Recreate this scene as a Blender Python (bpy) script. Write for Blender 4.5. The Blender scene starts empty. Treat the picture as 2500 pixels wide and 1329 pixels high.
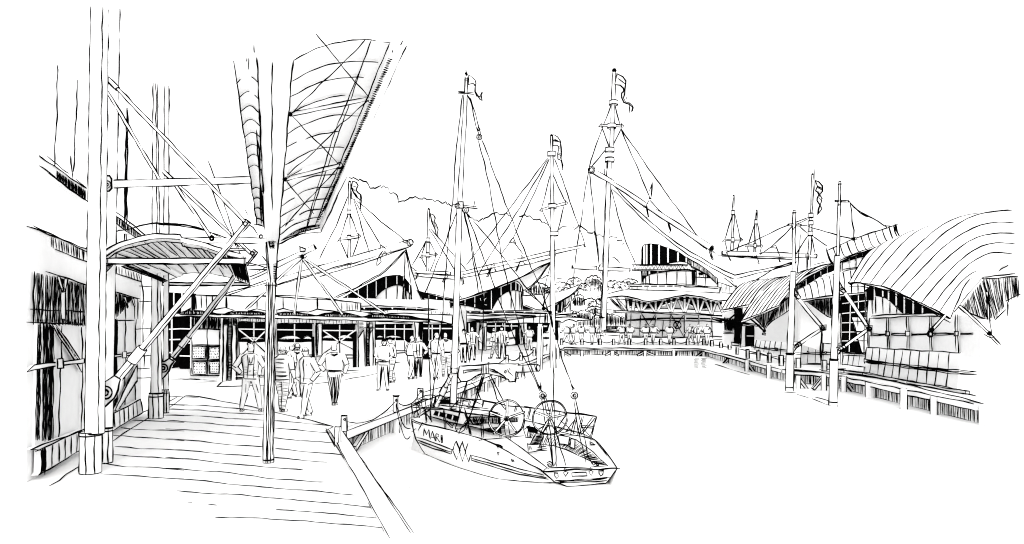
import bpy, bmesh, math, random
from mathutils import Vector as V
from mathutils.geometry import tessellate_polygon
random.seed(7)
RND=random.Random(11)
S=bpy.context.scene
COL=S.collection
PW=1.04
F=1800.; CX=1250.; HY=778.; EH=2.4
EYE=V((0,0,EH))
# ---------------------------------------------------------------- materials
def mat(name, c, rough=.9, var=0., scale=6.):
    m=bpy.data.materials.new(name); m.use_nodes=True
    nt=m.node_tree; b=nt.nodes['Principled BSDF']
    b.inputs['Roughness'].default_value=rough
    b.inputs['Specular IOR Level'].default_value=0.
    tc=nt.nodes.new('ShaderNodeTexCoord'); n=nt.nodes.new('ShaderNodeTexNoise'); n.inputs['Scale'].default_value=scale
    n.inputs['Detail'].default_value=6
    r=nt.nodes.new('ShaderNodeValToRGB')
    r.color_ramp.elements[0].position=.3; r.color_ramp.elements[1].position=.7
    r.color_ramp.elements[0].color=[x*(1-var) for x in c]+[1]; r.color_ramp.elements[1].color=[min(1,x*(1+var)) for x in c]+[1]
    nt.links.new(tc.outputs['Object'],n.inputs['Vector']); nt.links.new(n.outputs['Fac'],r.inputs['Fac'])
    nt.links.new(r.outputs['Color'],b.inputs['Base Color'])
    return m
WHITE=mat('white_paint',(.86,.86,.86),.9,.02)
INK=mat('black_ink',(.0012,.0012,.0012),1.,.5,40.)
GLASS=mat('dark_glass',(.0016,.0016,.0016),.8,.6,3.)
WATER=mat('pale_water',(.85,.85,.85),.6,.01,.5)
MATS=[WHITE,INK,GLASS,WATER]
W,K,D,H2=0,1,2,3
# ---------------------------------------------------------------- geometry from the view
def P(x,y,Z): return V(((x-CX)*Z/F, Z, EH+(HY-y)*Z/F))
def G(x,y,z=0.): return P(x,y,F*(EH-z)/(y-HY))
class Pl:
    "vertical plane through two plan points"
    def __init__(s,a,b):
        s.a=V((a[0],a[1],0)); d=V((b[0]-a[0],b[1]-a[1],0)).normalized()
        s.d=d; s.n=V((d.y,-d.x,0))
        if s.n.dot(EYE-s.a)<0: s.n=-s.n
    def __call__(s,x,y,o=0.):
        d=V(((x-CX)/F,1,(HY-y)/F)); a=s.a+s.n*o
        t=(a-EYE).dot(s.n)/d.dot(s.n)
        return EYE+d*t
def Zp(Z): return Pl((0,Z),(1,Z))
def zf(ox,oy,sc):
    def f(*v):
        if len(v)==1 and isinstance(v[0],str): v=[float(t) for t in v[0].split()]
        return [(ox+v[i]/sc, oy+v[i+1]/sc) for i in range(0,len(v),2)]
    return f
PX=zf(0,0,1)
Z1=zf(50,0,3.165);Z2=zf(50,380,3.3225);Z3=zf(50,780,3.165);Z4=zf(400,380,3.165);Z5=zf(400,740,3.02);Z6=zf(540,60,2.462)
Z7=zf(780,400,3.322);Z8=zf(860,740,4.1537);R1=zf(960,860,3.692);R2=zf(1050,150,2.827);R3=zf(1380,150,2.657);R4=zf(1280,560,3.909)
R5=zf(1720,400,4.43);R6=zf(1740,580,3.0214);R7=zf(2000,480,2.292);R8=zf(330,900,3.097)
S1=zf(440,740,6.042);S2=zf(680,740,6.042);S3=zf(900,740,6.042);S4=zf(1140,740,6.042);S5=zf(1100,600,6.644);S6=zf(1480,580,4.747);S7=zf(1740,640,4.43)
def on(pl,pts,o=0.): return [pl(x,y,o) for x,y in pts]
def pz(pts,Z0,Z1_=None):
    "pixel polyline given depths that run from Z0 to Z1"
    Z1_=Z0 if Z1_ is None else Z1_; n=max(1,len(pts)-1)
    return [P(x,y,1/((1-i/n)/Z0+(i/n)/Z1_)) for i,(x,y) in enumerate(pts)]
def plerp(A,B,s):
    "point at picture fraction s along a straight 3-D line"
    a=(1-s)/A.y; b=s/B.y; return A.lerp(B,b/(a+b))
def resamp(pts,n):
    L=[0]
    for a,b in zip(pts,pts[1:]): L.append(L[-1]+(b-a).length)
    out=[];j=0
    for i in range(n):
        t=L[-1]*i/(n-1)
        while j<len(L)-2 and L[j+1]<t: j+=1
        s=(t-L[j])/max(1e-9,L[j+1]-L[j]); out.append(pts[j].lerp(pts[j+1],min(1,max(0,s))))
    return out
def spline(pts,n):
    "Catmull-Rom through the points, n samples per span"
    q=[pts[0]*2-pts[1]]+list(pts)+[pts[-1]*2-pts[-2]]; out=[]
    for i in range(1,len(q)-2):
        for k in range(n):
            t=k/n; a,b,c,d=q[i-1:i+3]
            out.append(.5*(2*b+(c-a)*t+(2*a-5*b+4*c-d)*t*t+(3*b-a-3*c+d)*t**3))
    out.append(pts[-1]); return out
# ---------------------------------------------------------------- object registry
REG=[]
class Node: pass
def reg(name,parent,data,kind='mesh'):
    n=Node(); n.name=name; n.parent=parent; n.m=data; n.kids=[]; n.org=None
    o=bpy.data.objects.new(name,None) if data is None else None
    n.o=o; n.props={}
    if parent: parent.kids.append(n)
    REG.append(n); return n
def tagn(n,label,cat,group=None,kind=None):
    if label: n.props['label']=label
    if cat: n.props['category']=cat
    if group: n.props['group']=group
    if kind: n.props['kind']=kind
def thing(name,label,cat,group=None):
    n=reg(name,None,None); tagn(n,label,cat,group); return n
def scr(a,b):
    if a.y<.5 or b.y<.5: return (b-a).length*F/max(1,(a-EYE).length)
    return max(.5,F*math.hypot(a.x/a.y-b.x/b.y,(a.z-EH)/a.y-(b.z-EH)/b.y))
class M:
    def __init__(s,name,parent=None,label=None,cat=None,group=None,kind=None):
        s.v=[];s.f=[];s.mi=[];s.smooth=[]
        s.node=reg(name,parent,s); tagn(s.node,label,cat,group,kind)
    def face(s,pts,m=W,sm=False):
        i=len(s.v); s.v+=[V(p) for p in pts]; s.f.append(tuple(range(i,i+len(pts)))); s.mi.append(m); s.smooth.append(sm)
    def poly(s,pts,m=W):
        i=len(s.v); s.v+=[V(p) for p in pts]
        for t in tessellate_polygon([pts]): s.f.append(tuple(i+k for k in t)); s.mi.append(m); s.smooth.append(False)
    def prism(s,pts,d,m=W):
        "polygon with thickness d (vector)"
        s.poly(pts,m); q=[p+d for p in pts]; s.poly(q,m)
        n=len(pts)
        for i in range(n): s.face([pts[i],pts[(i+1)%n],q[(i+1)%n],q[i]],m)
    def pan(s,pl,pts,th=.08,o=0.,m=W,edge=2.6,close=True,wob=1.):
        "panel drawn on a plane, with real thickness behind it and pen-drawn edges"
        p=on(pl,pts,o); s.prism(p,-pl.n*th,m)
        if edge: s.ln(p+[p[0]] if close else p,edge,wob,over=3)
        return p
    def grid(s,rows,m=W,th=None,sm=True):
        n=len(rows[0]); 
        def lay(rs):
            i=len(s.v)
            for r in rs: s.v+=[V(p) for p in r]
            for a in range(len(rs)-1):
                for b in range(n-1):
                    s.f.append((i+a*n+b,i+a*n+b+1,i+(a+1)*n+b+1,i+(a+1)*n+b)); s.mi.append(m); s.smooth.append(sm)
        lay(rows)
        if th is not None:
            th=V(th); lo=[[p+th for p in r] for r in rows]; lay(lo)
            b=rows[0]+[r[-1] for r in rows[1:]]+rows[-1][::-1][1:]+[r[0] for r in rows[::-1][1:]]
            for a,c in zip(b,b[1:]): s.face([a,c,c+th,a+th],m)
    def ln(s,pts,w=3.,wob=1.,m=K,over=0.,bias=.8,fade=.55):
        "a pen line: a thin tube with a slightly unsteady course and weight"
        pts=[V(p) for p in pts]
        q=[pts[0]]
        for a,b in zip(pts,pts[1:]):
            if (b-a).length>1e-6: q.append(b)
        if len(q)<2: return
        px=lambda p: max(.3,(p-EYE).length)/F
        if over:
            closed=(q[0]-q[-1]).length<1e-5
            d0=(q[0]-q[1]).normalized(); d1=(q[-1]-q[-2]).normalized(); r=RND.uniform(.3,1.)
            q[0]=q[0]+d0*over*r*px(q[0]); q[-1]=q[-1]+d1*over*RND.uniform(.3,1.)*px(q[-1])
        c=[];arc=[];L=0
        for a,b in zip(q,q[1:]):
            l=scr(a,b); n=max(1,min(80,int(l/9+.5)))
            for k in range(n): c.append(a.lerp(b,k/n)); arc.append(L+l*k/n)
            L+=l
        c.append(q[-1]); arc.append(L)
        ph=[RND.uniform(0,6.28) for _ in range(6)]; wl=[RND.uniform(30,60),RND.uniform(70,160)]
        amp=wob*.75*min(1,L/60)
        N=len(c); i0=len(s.v); pn1=None
        for i,p in enumerate(c):
            t=(c[min(i+1,N-1)]-c[max(i-1,0)])
            if t.length<1e-9: t=V((0,0,1))
            t.normalize(); view=(p-EYE).normalized()
            n1=t.cross(view)
            if n1.length<1e-4: n1=t.cross(V((0,0,1)))+V((1e-5,0,0))
            n1.normalize()
            if pn1 is not None and n1.dot(pn1)<0: n1=-n1
            pn1=n1; n2=t.cross(n1)
            u=arc[i]; k=px(p)
            off=amp*k*(math.sin(u/wl[0]*6.28+ph[0])*.5+math.sin(u/wl[1]*6.28+ph[1]))
            r=.5*PW*w*k*(1+.22*math.sin(u/23+ph[2])+.14*math.sin(u/7.+ph[3]))
            if i in (0,N-1): r*=fade
            p2=p+n1*off-view*r*bias
            for e in (n1,n2,-n1,-n2): s.v.append(p2+e*r)
        for i in range(N-1):
            a=i0+4*i
            for e in range(4):
                f=(e+1)%4; s.f.append((a+e,a+f,a+4+f,a+4+e)); s.mi.append(m); s.smooth.append(False)
        s.f.append((i0,i0+1,i0+2,i0+3)); s.mi.append(m); s.smooth.append(False)
        e=i0+4*(N-1); s.f.append((e+3,e+2,e+1,e)); s.mi.append(m); s.smooth.append(False)
    def lns(s,pl,pts,w=3.,o=0.,wob=1.,m=K,over=0.): s.ln(on(pl,pts,o),w,wob,m,over)
    def seg(s,pl,fn,txt,w=2.6,o=0.,m=K,wob=1.):
        "several separate pen lines, '/' between them"
        for t in txt.split('/'): s.ln(on(pl,fn(t),o),w,wob,m)
    def hatch(s,a,b,n,w=2.2,jit=.12,wob=1.,m=K,skip=0.,jx=.3):
        "n pen strokes between curve a (tops) and curve b (bottoms), both 3-D polylines"
        A=resamp([V(p) for p in a],101); B=resamp([V(p) for p in b],101)
        def at(X,t): t=min(1,max(0,t))*100; i=min(99,int(t)); return X[i].lerp(X[i+1],t-i)
        for i in range(n):
            if RND.random()<skip: continue
            t=(i+.5+RND.uniform(-jx,jx))/n
            p=at(A,t); q=at(B,t+RND.uniform(-jx,jx)/n)
            s.ln([p.lerp(q,RND.uniform(-.2,1)*jit*.4), q.lerp(p,RND.uniform(-.3,1)*jit)],w*.9*RND.uniform(.8,1.25),wob,m)
    def tube(s,a,b,ra,rb=None,n=12,w=2.8,ends='ab',inner=0,m=W,wob=1.):
        "round bar with its outline drawn in pen"
        rb=ra if rb is None else rb; a=V(a);b=V(b); ax=(b-a).normalized()
        u=ax.cross(V((.13,.31,.94))); 
        if u.length<.1: u=ax.cross(V((1,0,0)))
        u.normalize(); v=ax.cross(u)
        cir=lambda c,r:[c+(u*math.cos(6.2832*i/n)+v*math.sin(6.2832*i/n))*r for i in range(n)]
        A=cir(a,ra);B=cir(b,rb)
        for i in range(n): s.face([A[i],A[(i+1)%n],B[(i+1)%n],B[i]],m,True)
        s.poly(A,m); s.poly(B,m)
        if w:
            view=((a+b)/2-EYE).normalized(); k=ax.cross(view)
            if k.length>1e-3:
                k.normalize(); f=ax.cross(k)
                if f.dot(view)>0: f=-f
                s.ln([a+k*ra,b+k*rb],w,wob,over=2); s.ln([a-k*ra,b-k*rb],w,wob,over=2)
                for j in range(inner):
                    g=(-.35,.45,.1)[j%3]; h=math.sqrt(1-g*g)
                    s.ln([a+(k*g+f*h)*ra,b+(k*g+f*h)*rb],w*.8,wob)
            if 'a' in ends: s.ln(A+[A[0]],w*.9,.3)
            if 'b' in ends: s.ln(B+[B[0]],w*.9,.3)
    def beam(s,a,b,wd,ht,up=V((0,0,1)),w=2.6,m=W,over=3):
        "square bar, edges in pen; wd across, ht along up"
        a=V(a);b=V(b);ax=(b-a).normalized(); sd=ax.cross(V(up))
        if sd.length<1e-3: sd=ax.cross(V((0,1,0)))
        sd.normalize(); uu=sd.cross(ax).normalized()
        c=[(-1,-1),(1,-1),(1,1),(-1,1)]
        A=[a+sd*x*wd/2+uu*y*ht/2 for x,y in c]; B=[b+sd*x*wd/2+uu*y*ht/2 for x,y in c]
        s.face(A,m); s.face(B[::-1],m)
        for i in range(4): s.face([A[i],B[i],B[(i+1)%4],A[(i+1)%4]],m)
        if w:
            for i in range(4): s.ln([A[i],B[i]],w,.8,over=over)
            s.ln(A+[A[0]],w,.4); s.ln(B+[B[0]],w,.4)
    def box(s,lo,hi,w=2.6,m=W):
        x0,y0,z0=lo;x1,y1,z1=hi
        s.beam(((x0+x1)/2,(y0+y1)/2,z0),((x0+x1)/2,(y0+y1)/2,z1),abs(x1-x0),abs(y1-y0),V((0,1,0)),w,m)
    def ring(s,c,r,nrm,w=2.6,m=K,n=20):
        nrm=V(nrm).normalized(); u=nrm.cross(V((.1,.2,.97))).normalized(); v=nrm.cross(u)
        s.ln([c+(u*math.cos(6.2832*i/n)+v*math.sin(6.2832*i/n))*r for i in range(n+1)],w,.3,m)
    def ball(s,c,r,sc=(1,1,1),m=W,ni=10,nj=7):
        rows=[]
        for j in range(nj+1):
            t=math.pi*j/nj
            rows.append([c+V((math.sin(t)*math.cos(6.2832*i/ni)*r*sc[0],math.sin(t)*math.sin(6.2832*i/ni)*r*sc[1],math.cos(t)*r*sc[2])) for i in range(ni+1)])
        s.grid(rows,m)
    def blob(s,p,r,m=K): s.ball(p,r,(1,1,1),m,6,4)
def clamps(T,fn,strokes,Z,w=2.7):
    "small hanging clamps: strokes that touch make one clamp"
    g=[]
    for t in strokes:
        p=fn(t); hit=[c for c in g if any(abs(a[0]-b[0])<5 and abs(a[1]-b[1])<5 for q in c for a in q for b in p)]
        n=[p]
        for c in hit: n+=c; g.remove(c)
        g.append(n)
    for c in g:
        s=M('stay_clamp',T)
        for p in c: s.ln(pz(p,Z),w)
def finish():
    def bbox(n):
        vs=list(n.m.v) if n.m else []
        for k in n.kids: vs+=bbox(k)
        if n.m is None or n.parent is None or True:
            n.org=V(((min(v.x for v in vs)+max(v.x for v in vs))/2,(min(v.y for v in vs)+max(v.y for v in vs))/2,min(v.z for v in vs)))
        return vs
    for n in REG:
        if n.parent is None: bbox(n)
    for n in REG:
        if n.m:
            me=bpy.data.meshes.new(n.name); me.from_pydata([v-n.org for v in n.m.v],[],n.m.f)
            used=sorted(set(n.m.mi)); 
            for u in used: me.materials.append(MATS[u])
            mp={u:i for i,u in enumerate(used)}
            me.polygons.foreach_set('material_index',[mp[i] for i in n.m.mi])
            me.polygons.foreach_set('use_smooth',n.m.smooth)
            me.update()
            n.o=bpy.data.objects.new(n.name,me)
        COL.objects.link(n.o)
    for n in REG:
        if n.parent: n.o.parent=n.parent.o; n.o.location=n.org-n.parent.org
        else: n.o.location=n.org
        for k,v in n.props.items(): n.o[k]=v
# ---------------------------------------------------------------- camera, light
cam=bpy.data.cameras.new('camera'); co=bpy.data.objects.new('camera',cam); COL.objects.link(co)
co.location=EYE; co.rotation_euler=(math.radians(90),0,0)
cam.sensor_width=36; cam.lens=36*F/2500; cam.shift_y=(HY-664.5)/2500; cam.clip_end=5000; cam.clip_start=.1
S.camera=co
w=bpy.data.worlds.new('World'); S.world=w; w.use_nodes=True
nt=w.node_tree; bg=nt.nodes['Background']
sky=nt.nodes.new('ShaderNodeTexSky'); sky.sky_type='NISHITA'; sky.sun_disc=False
sky.sun_elevation=math.radians(30); sky.sun_rotation=math.radians(172); sky.air_density=1; sky.dust_density=3
hs=nt.nodes.new('ShaderNodeHueSaturation'); hs.inputs['Saturation'].default_value=0.
nt.links.new(sky.outputs[0],hs.inputs['Color'])
ov=nt.nodes.new('ShaderNodeMix'); ov.data_type='RGBA'; ov.inputs[0].default_value=.93; ov.inputs[7].default_value=(6.7,6.7,6.7,1)
nt.links.new(hs.outputs[0],ov.inputs[6]); nt.links.new(ov.outputs[2],bg.inputs[0]); bg.inputs[1].default_value=.15
sl=bpy.data.lights.new('sun','SUN'); sl.energy=1.5; sl.angle=math.radians(50); sl.color=(1,.98,.95)
so=bpy.data.objects.new('sun',sl); COL.objects.link(so)
so.rotation_euler=(math.radians(60),0,math.radians(8)); so.location=(0,0,60)
S.view_settings.view_transform='Standard'; S.view_settings.look='None'; S.view_settings.gamma=1.; S.view_settings.exposure=.56
S.cycles.filter_width=1.1
# ================================================================ setting
def flat(name,pts,z,th=None,m=W):
    s=M(name,None,kind='structure'); p=[V((x,y,z)) for x,y in pts]
    if th: s.prism(p,V((0,0,-th)),m)
    else: s.poly(p,m)
    return s
flat('water',[(-2500,-50),(2500,-50),(2500,3500),(-2500,3500)],-.6,m=H2)
QL=[(-3.75,15.9),(4.28,61.7)]; QF=[(4.28,61.7),(15.4,58.4)]
QR=[(15.4,58.4),(13.0,35.1),(14.05,32.5),(13.3,20.9),(12.0,-6)]
deck=flat('quay_deck',[(-60,-6),(3.6,-6)]+QL+QR+[(2500,-6),(2500,3400),(-2500,3400),(-2500,-6)],0.,.22)
# ripples and reflections on the water
# boardwalk planks in front
s=M('boardwalk',None,kind='structure')
p=[G(120,1190),G(240,1165),G(330,1000),G(440,962),G(560,985),G(800,1045),G(930,1329),(V((.9,1.5,0))),V((-9,1.5,0)),V((-8,9,0))]
p=[V((q.x,q.y,.004)) for q in p]
s.poly(p)
def gl(fn,t,w=1.9,z=.01):
    for u in t.split('/'): s.ln([G(x,y,z) for x,y in fn(u)],w,.8,bias=.3)
gl(Z3,'715 895 800 900 900 912 1050 920 1180 930 1266 938/730 980 900 998 1080 1003 1266 1010/710 1046 900 1060 1266 1080/620 1110 800 1138 1000 1143 1266 1165/620 1192 800 1205 1000 1218 1266 1235/775 840 900 850 1100 858 1266 862/865 783 1000 785 1266 797/1100 740 1266 745/1150 695 1266 697/1170 660 1266 665')
gl(R8,'380 205 490 212 640 245 790 270/250 275 480 278 640 290 900 318 1000 322/270 308 480 316 700 335 980 350/220 352 480 358 700 378 970 390/240 395 480 408 700 430 980 445')
gl(R8,'1050 395 1250 410 1490 435/1060 450 1250 468 1480 488/1040 525 1250 545 1500 562/1060 605 1300 630 1600 655/1040 672 1250 692 1450 710')
gl(R8,'230 455 480 470 700 490 945 517/230 528 480 550 700 575 960 592/230 610 480 628 700 650 955 667/230 670 480 692 700 720 1000 745 1270 768/230 752 480 772 700 785 1000 830 1430 860/230 828 480 845 700 872 1000 900 1400 930 1655 957/315 927 560 945 800 955 1100 985 1400 1010 1790 1048/395 1012 430 1014/550 1027 620 1032/1065 1067 1300 1080 1600 1108 1820 1128/605 1125 900 1130 1300 1155 1600 1180 1870 1200')
gl(R8,'0 340 60 330 110 310/0 440 60 400 110 368 150 345/240 260 320 215/255 300 380 205/380 205 480 215 790 270 1100 340 1300 385 1500 440/0 75 120 72/245 80 500 82 680 90/245 212 480 220/1500 440 1440 470/620 138 830 135/620 138 660 100')
gl(PX,'1000 1190 1000 1191')
gl(Z3,'220 1287 300 1245 360 1195 460 1130/715 940 860 840 1000 755')
gl(R8,'1440 470 1500 560 1560 645 1640 760/1440 450 1480 530 1510 590/1560 650 1660 800 1780 1040 1860 1155/1640 770 1730 900 1790 1040 1870 1200 1940 1315',2.6)
gl(S1,'0 1120 150 1122 290 1135/340 1135 480 1138 620 1140/535 1240 700 1225 980 1222 1280 1218/535 1240 600 1170')
gl(S2,'540 1190 740 1170/930 1140 1100 1110 1280 1080 1400 1050 1470 1040/550 1085 740 1075/920 1015 1190 990/920 1050 1190 1020')
# kerb plank along the boardwalk edge
s=M('kerb_board',None,'wide timber kerb plank along the open edge of the boardwalk','kerb')
a=[G(1003,1312),G(836,1058)]; b=[G(952,1325),G(802,1052)]
a=[a[1].lerp(a[0],1.0),a[1]]
e=a[0]+(a[0]-a[1])*1.1; g=b[0]+(b[0]-b[1])*1.1
q=[V((t.x,t.y,.05)) for t in (e,a[0],a[1],b[1],b[0],g)]
s.prism(q,V((0,0,-.045))); s.ln(q[1:3],2.6,over=8); s.ln([q[1].lerp(q[2],.0)+V((.03,0,0)),q[1].lerp(q[2],.6)],2.2); s.ln(q[3:5],2.2)
# ---------------------------------------------------------------- quay edges
def quay(name,label,pts,hn,z0=-.02,z1=-.3,zw=-.62,back=.08,w=2.4):
    T=thing(name,label,'quay edge')
    bm=M('edge_beam',T); wl=M('back_wall',T)
    for (a,b) in zip(pts,pts[1:]):
        A=V((a[0],a[1],0));B=V((b[0],b[1],0)); d=(B-A).normalized(); n=V((d.y,-d.x,0))
        if n.dot(EYE-A)<0 : n=-n
        o=n*.03
        bm.prism([A+o+V((0,0,z0)),B+o+V((0,0,z0)),B+o+V((0,0,z1)),A+o+V((0,0,z1))],n*.16)
        o=n*.192
        for z in (z0,z1): bm.ln([A+o+V((0,0,z)),B+o+V((0,0,z))],w)
        bm.ln([A+o+V((0,0,z0)),A+o+V((0,0,z1))],w)
        o=-n*back
        wl.prism([A+o+V((0,0,z1+.1)),B+o+V((0,0,z1+.1)),B+o+V((0,0,zw-.3)),A+o+V((0,0,zw-.3))],-n*.1)
        L=(B-A).length
        ns=max(1,int(L/2)); zt,zb=V((0,0,z1+.05)),V((0,0,zw))
        for i in range(ns):
            p=A.lerp(B,i/ns)+o; r=A.lerp(B,(i+1)/ns)+o
            wl.hatch([p+zt,r+zt],[p+zb,r+zb],max(2,int(scr(p,r)/hn)),2.2,.05)
        wl.ln([A+o+V((0,0,zw+.01)),B+o+V((0,0,zw+.01))],1.8)
    return T
quay('quay_edge','left quay edge beam running from the boardwalk corner to the far dock',QL,4.3,z1=-.2)
quay('quay_edge','far quay edge beam closing the end of the dock basin',QF,4.6,z1=-.19)
quay('quay_edge','right quay edge beam with dense hatched wall and jog by the twin light poles',QR[:4],4.6,z1=-.2)
s=M('quay_end',None,'plain pale quay wall beyond the hatched part at the right border','quay edge')
s.prism([V((13.3,20.85,-.02)),V((12.,-5.9,-.02)),V((12.,-5.9,-1)),V((13.3,20.85,-1))],V((-.1,0,0)))
def pile(x,y0,y1,wd,off,label,grp,brace=()):
    "timber pile standing in the water under a quay edge"
    Z=F*(EH+.62)/(y1-HY); a=P(x,y1,Z); b=P(x,y0,Z)
    s=M('timber_pile',None,label,'pile',grp); r=wd/2*Z/F
    s.tube(a+V((0,0,-.25)),b,r,w=2.6,ends='')
    for (bx,by) in brace:
        c=P(bx,by,Z+.05); s.beam(c,b+V((0,.1,-.06)),r*1.2,r*1.2,w=2.2)
LP='piles under the left quay'
for x,y0,y1,wd,br in ((967,1018,1059,14,()),(1145,940,973,9,()),(1187,930,958,8,()),(1213,922,946,8,()),(1260,905,922,7,()),(1362,850,878,7,())):
    pile(x,y0,y1,wd,0,'round timber pile under the left quay edge, '+{967:'nearest, left of the sailing boat',1145:'below the left end of the furled sail',1187:'below the tie of the furled sail',1213:'below the right half of the furled sail',1260:'below the boom tip',1362:'at the far corner by the tall mast'}[x],LP,br)
s=M('raking_brace',None,'diagonal timber brace under the boardwalk corner beside the first bollard','brace')
for t in ('865 1095 893 1052',):
    (x0,y0),(x1,y1)=PX(t); s.beam(P(x0,y0,16.6),P(x1,y1,17.2),.1,.1)
FPN='piles under the far quay'
for i,(x,br) in enumerate(((1374,((1392,869),)),(1421,()),(1495,((1478,868),(1510,868))),(1575,((1556,868),(1597,868))),(1645,()),(1718,((1700,872),)))):
    pile(x,857,871,7,0,'small pile under the far quay, '+['at its left corner, braced to the right','second from the left, unbraced','third from the left, with a brace on both sides','fourth from the left, with a brace on both sides','fifth from the left, unbraced','at the right corner, braced to the left'][i],FPN,br)
RPN='piles under the right quay'
for i,(x,y0,y1,wd,br) in enumerate(((1783,870,888,8,((1764,892),)),(1824,880,908,9,((1843,913),)),(1877,893,925,10,()),(1949,918,950,10,((1970,950),)),(2011,918,955,11,((1985,950),)),(2060,920,958,12,((2086,960),)),(2125,935,972,22,()),(2206,950,1001,15,()),(2280,970,1014,15,()))):
    pile(x,y0,y1,wd,0,'timber pile under the right quay, '+['farthest, braced to the left','second from the far corner, braced to the right','left of the first light pole','just right of the first light pole, braced','left of the second light pole, braced','just right of the second light pole, braced','broad one at the bend right of the light poles','second from the near end','nearest to the right end'][i],RPN,br)
# ---------------------------------------------------------------- bollards
def bollard(x,y0,y1,wd,label,grp,cap=True,rd=False):
    b=G(x,y1); Z=b.y; r=wd/2*Z/F; t=P(x,y0,Z)
    T=thing('bollard',label,'bollard',grp); s=M('post',T)
    if rd: s.tube(b,t,r,w=2.6,inner=1)
    else: s.beam(b,t,2*r,1.6*r,V((0,1,0)),w=2.6,over=1)
    if cap:
        c=M('ring_bolt',T); f=P(x+wd*.1,y0+(y1-y0)*.25,Z-r*1.1); c.ring(f,r*.35,(0,1,0),2.4)
        if rd: c.ball(t+V((0,0,r*.4)),r*1.05,(1,1,.5)); c.ring(t+V((0,0,r*.3)),r*1.15,(0,0,1),2.6); 
    return t
BL='bollards along the left quay'
tops=[bollard(840,1015,1053,13,'square timber bollard at the boardwalk corner, nearest on the left quay',BL),
 bollard(967,968,1006,13,'round bollard with mooring rope looped round it at the boat bow',BL,rd=True),
 bollard(1026,949,975,13,'square bollard with a pointed cap behind the boat bow',BL)]
tops+=[bollard(1238,868,887,6,'small bollard on the left quay above the furled sail',BL,False),bollard(1272,862,881,7,'small bollard on the left quay left of the verandah column in the water',BL,False),bollard(1304,849,870,6,'farthest bollard on the left quay',BL,False)]
bollard(825,1042,1087,14,'short round deck post at the end of the kerb plank',None,False,True)
s=M('mooring_rope',None,'sagging rope strung between the left quay bollards','rope')
for a,b in zip(tops,tops[1:]):
    a=a-V((0,0,.12)); b=b-V((0,0,.12)); s.ln([a.lerp(b,k/10)-V((0,0,.22*4*(k/10)*(1-k/10))) for k in range(11)],2.4)
for k in range(2):
    c=tops[1]-V((0,0,.15)); e=P(1002,1065-k*20,16.6); s.ln([c.lerp(e,t/10)-V((0,0,(1.1-.5*k)*4*(t/10)*(1-t/10)*.35)) for t in range(11)],2.4)
FB='bollards along the far quay'
far=[1371,1421,1465,1498,1536,1576,1613,1645,1679,1718,1738,1760,1781]
FBL=['at the left corner','second from the left','by the foot of the leaning mast','just right of the leaning mast','below the pair of walkers with bulky coats','below the couple in the middle','below the small pavilion panel','right of the lone walker','left of the stooping group','at the right corner','first past the right corner','second past the right corner','third past the right corner']
prev=None
for i,x in enumerate(far):
    y1=843+(0 if x<1720 else (x-1720)*.18)
    t=bollard(x,y1-15,y1,6,'tiny timber bollard on the far quay, '+FBL[i],FB,False)
s=M('chain_rope',None,'thin rope slung between the far quay bollards','rope')
for a,b in zip(far[:9],far[1:10]): s.ln([P(a+(b-a)*k/8,832+6*4*(k/8)*(1-k/8),F*EH/(843-HY)) for k in range(9)],1.9)
RB='bollards along the right quay'
for i,(x,y0,y1,wd) in enumerate(((1800,846,866,6),(1825,854,876,7),(1851,857,881,7),(1878,863,886,8),(1907,868,894,9),(1948,875,899,10),(2012,880,906,10))):
    bollard(x,y0,y1,wd,'square bollard on the right quay, '+['farthest of its row','second farthest of its row','before the left end of the sloped screen','before the middle of the sloped screen','left of the first light pole','just right of the first light pole','left of the second light pole'][i],RB,False)

WS=M('ripple_and_drawn_reflection',None,kind='structure')
for i in range(9):  # reflections drawn as ink strokes on the water below the far corner bollards
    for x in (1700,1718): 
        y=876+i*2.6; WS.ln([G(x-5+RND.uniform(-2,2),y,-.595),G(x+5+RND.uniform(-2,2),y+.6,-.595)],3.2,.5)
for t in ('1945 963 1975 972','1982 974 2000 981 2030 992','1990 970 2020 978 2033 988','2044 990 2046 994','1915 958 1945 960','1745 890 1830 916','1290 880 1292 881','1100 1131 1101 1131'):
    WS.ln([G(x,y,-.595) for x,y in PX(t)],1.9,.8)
# ================================================================ left shed
WL=Pl((-7.25,11.3),(-9.6,19.6))
T=thing('timber_shed','open timber shed with braced posts and hatched bays at far left of the boardwalk','shed')
s=M('wall',T)
s.pan(WL,PX('65 551 224 613 345 660 345 1005 225 1085 95 1161 64 1178 64 548'),.12,edge=0)
s.seg(WL,Z2,'50 570 580 775/100 568 560 790/755 945 985 1030/840 895 1155 1022/980 960 995 1100 990 1329',2.4,.01)
s.hatch(on(WL,Z2('235 650 525 770'),.01),on(WL,Z2('245 745 525 855'),.01),15,2.2)
s.hatch(on(WL,Z2('765 890 970 965'),.01),on(WL,Z2('765 950 985 1030'),.01),9,2.2)
s.seg(WL,Z2,'280 758 580 880/965 1058 1075 1060/965 1185 1060 1185',2.2,.01)
p=M('dark_bay',T,'hatched bay left of the nearest mast posts')
p.pan(WL,Z2('110 940 530 1050 530 1330 110 1330'),.02,.025,edge=0)
p.hatch(on(WL,Z2('112 942 525 1048'),.03),on(WL,Z2('105 1370 525 1385'),.03),52,2.,.04,jx=.5)
p.seg(WL,Z2,'205 940 590 1068/80 1248 520 1268/115 940 100 1329',2.4,.035)
p=M('dark_bay',T,'hatched triangular bay right of the nearest mast posts')
p.pan(WL,Z2('755 1105 905 1150 790 1315 755 1325'),.02,.025,edge=0)
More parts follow.
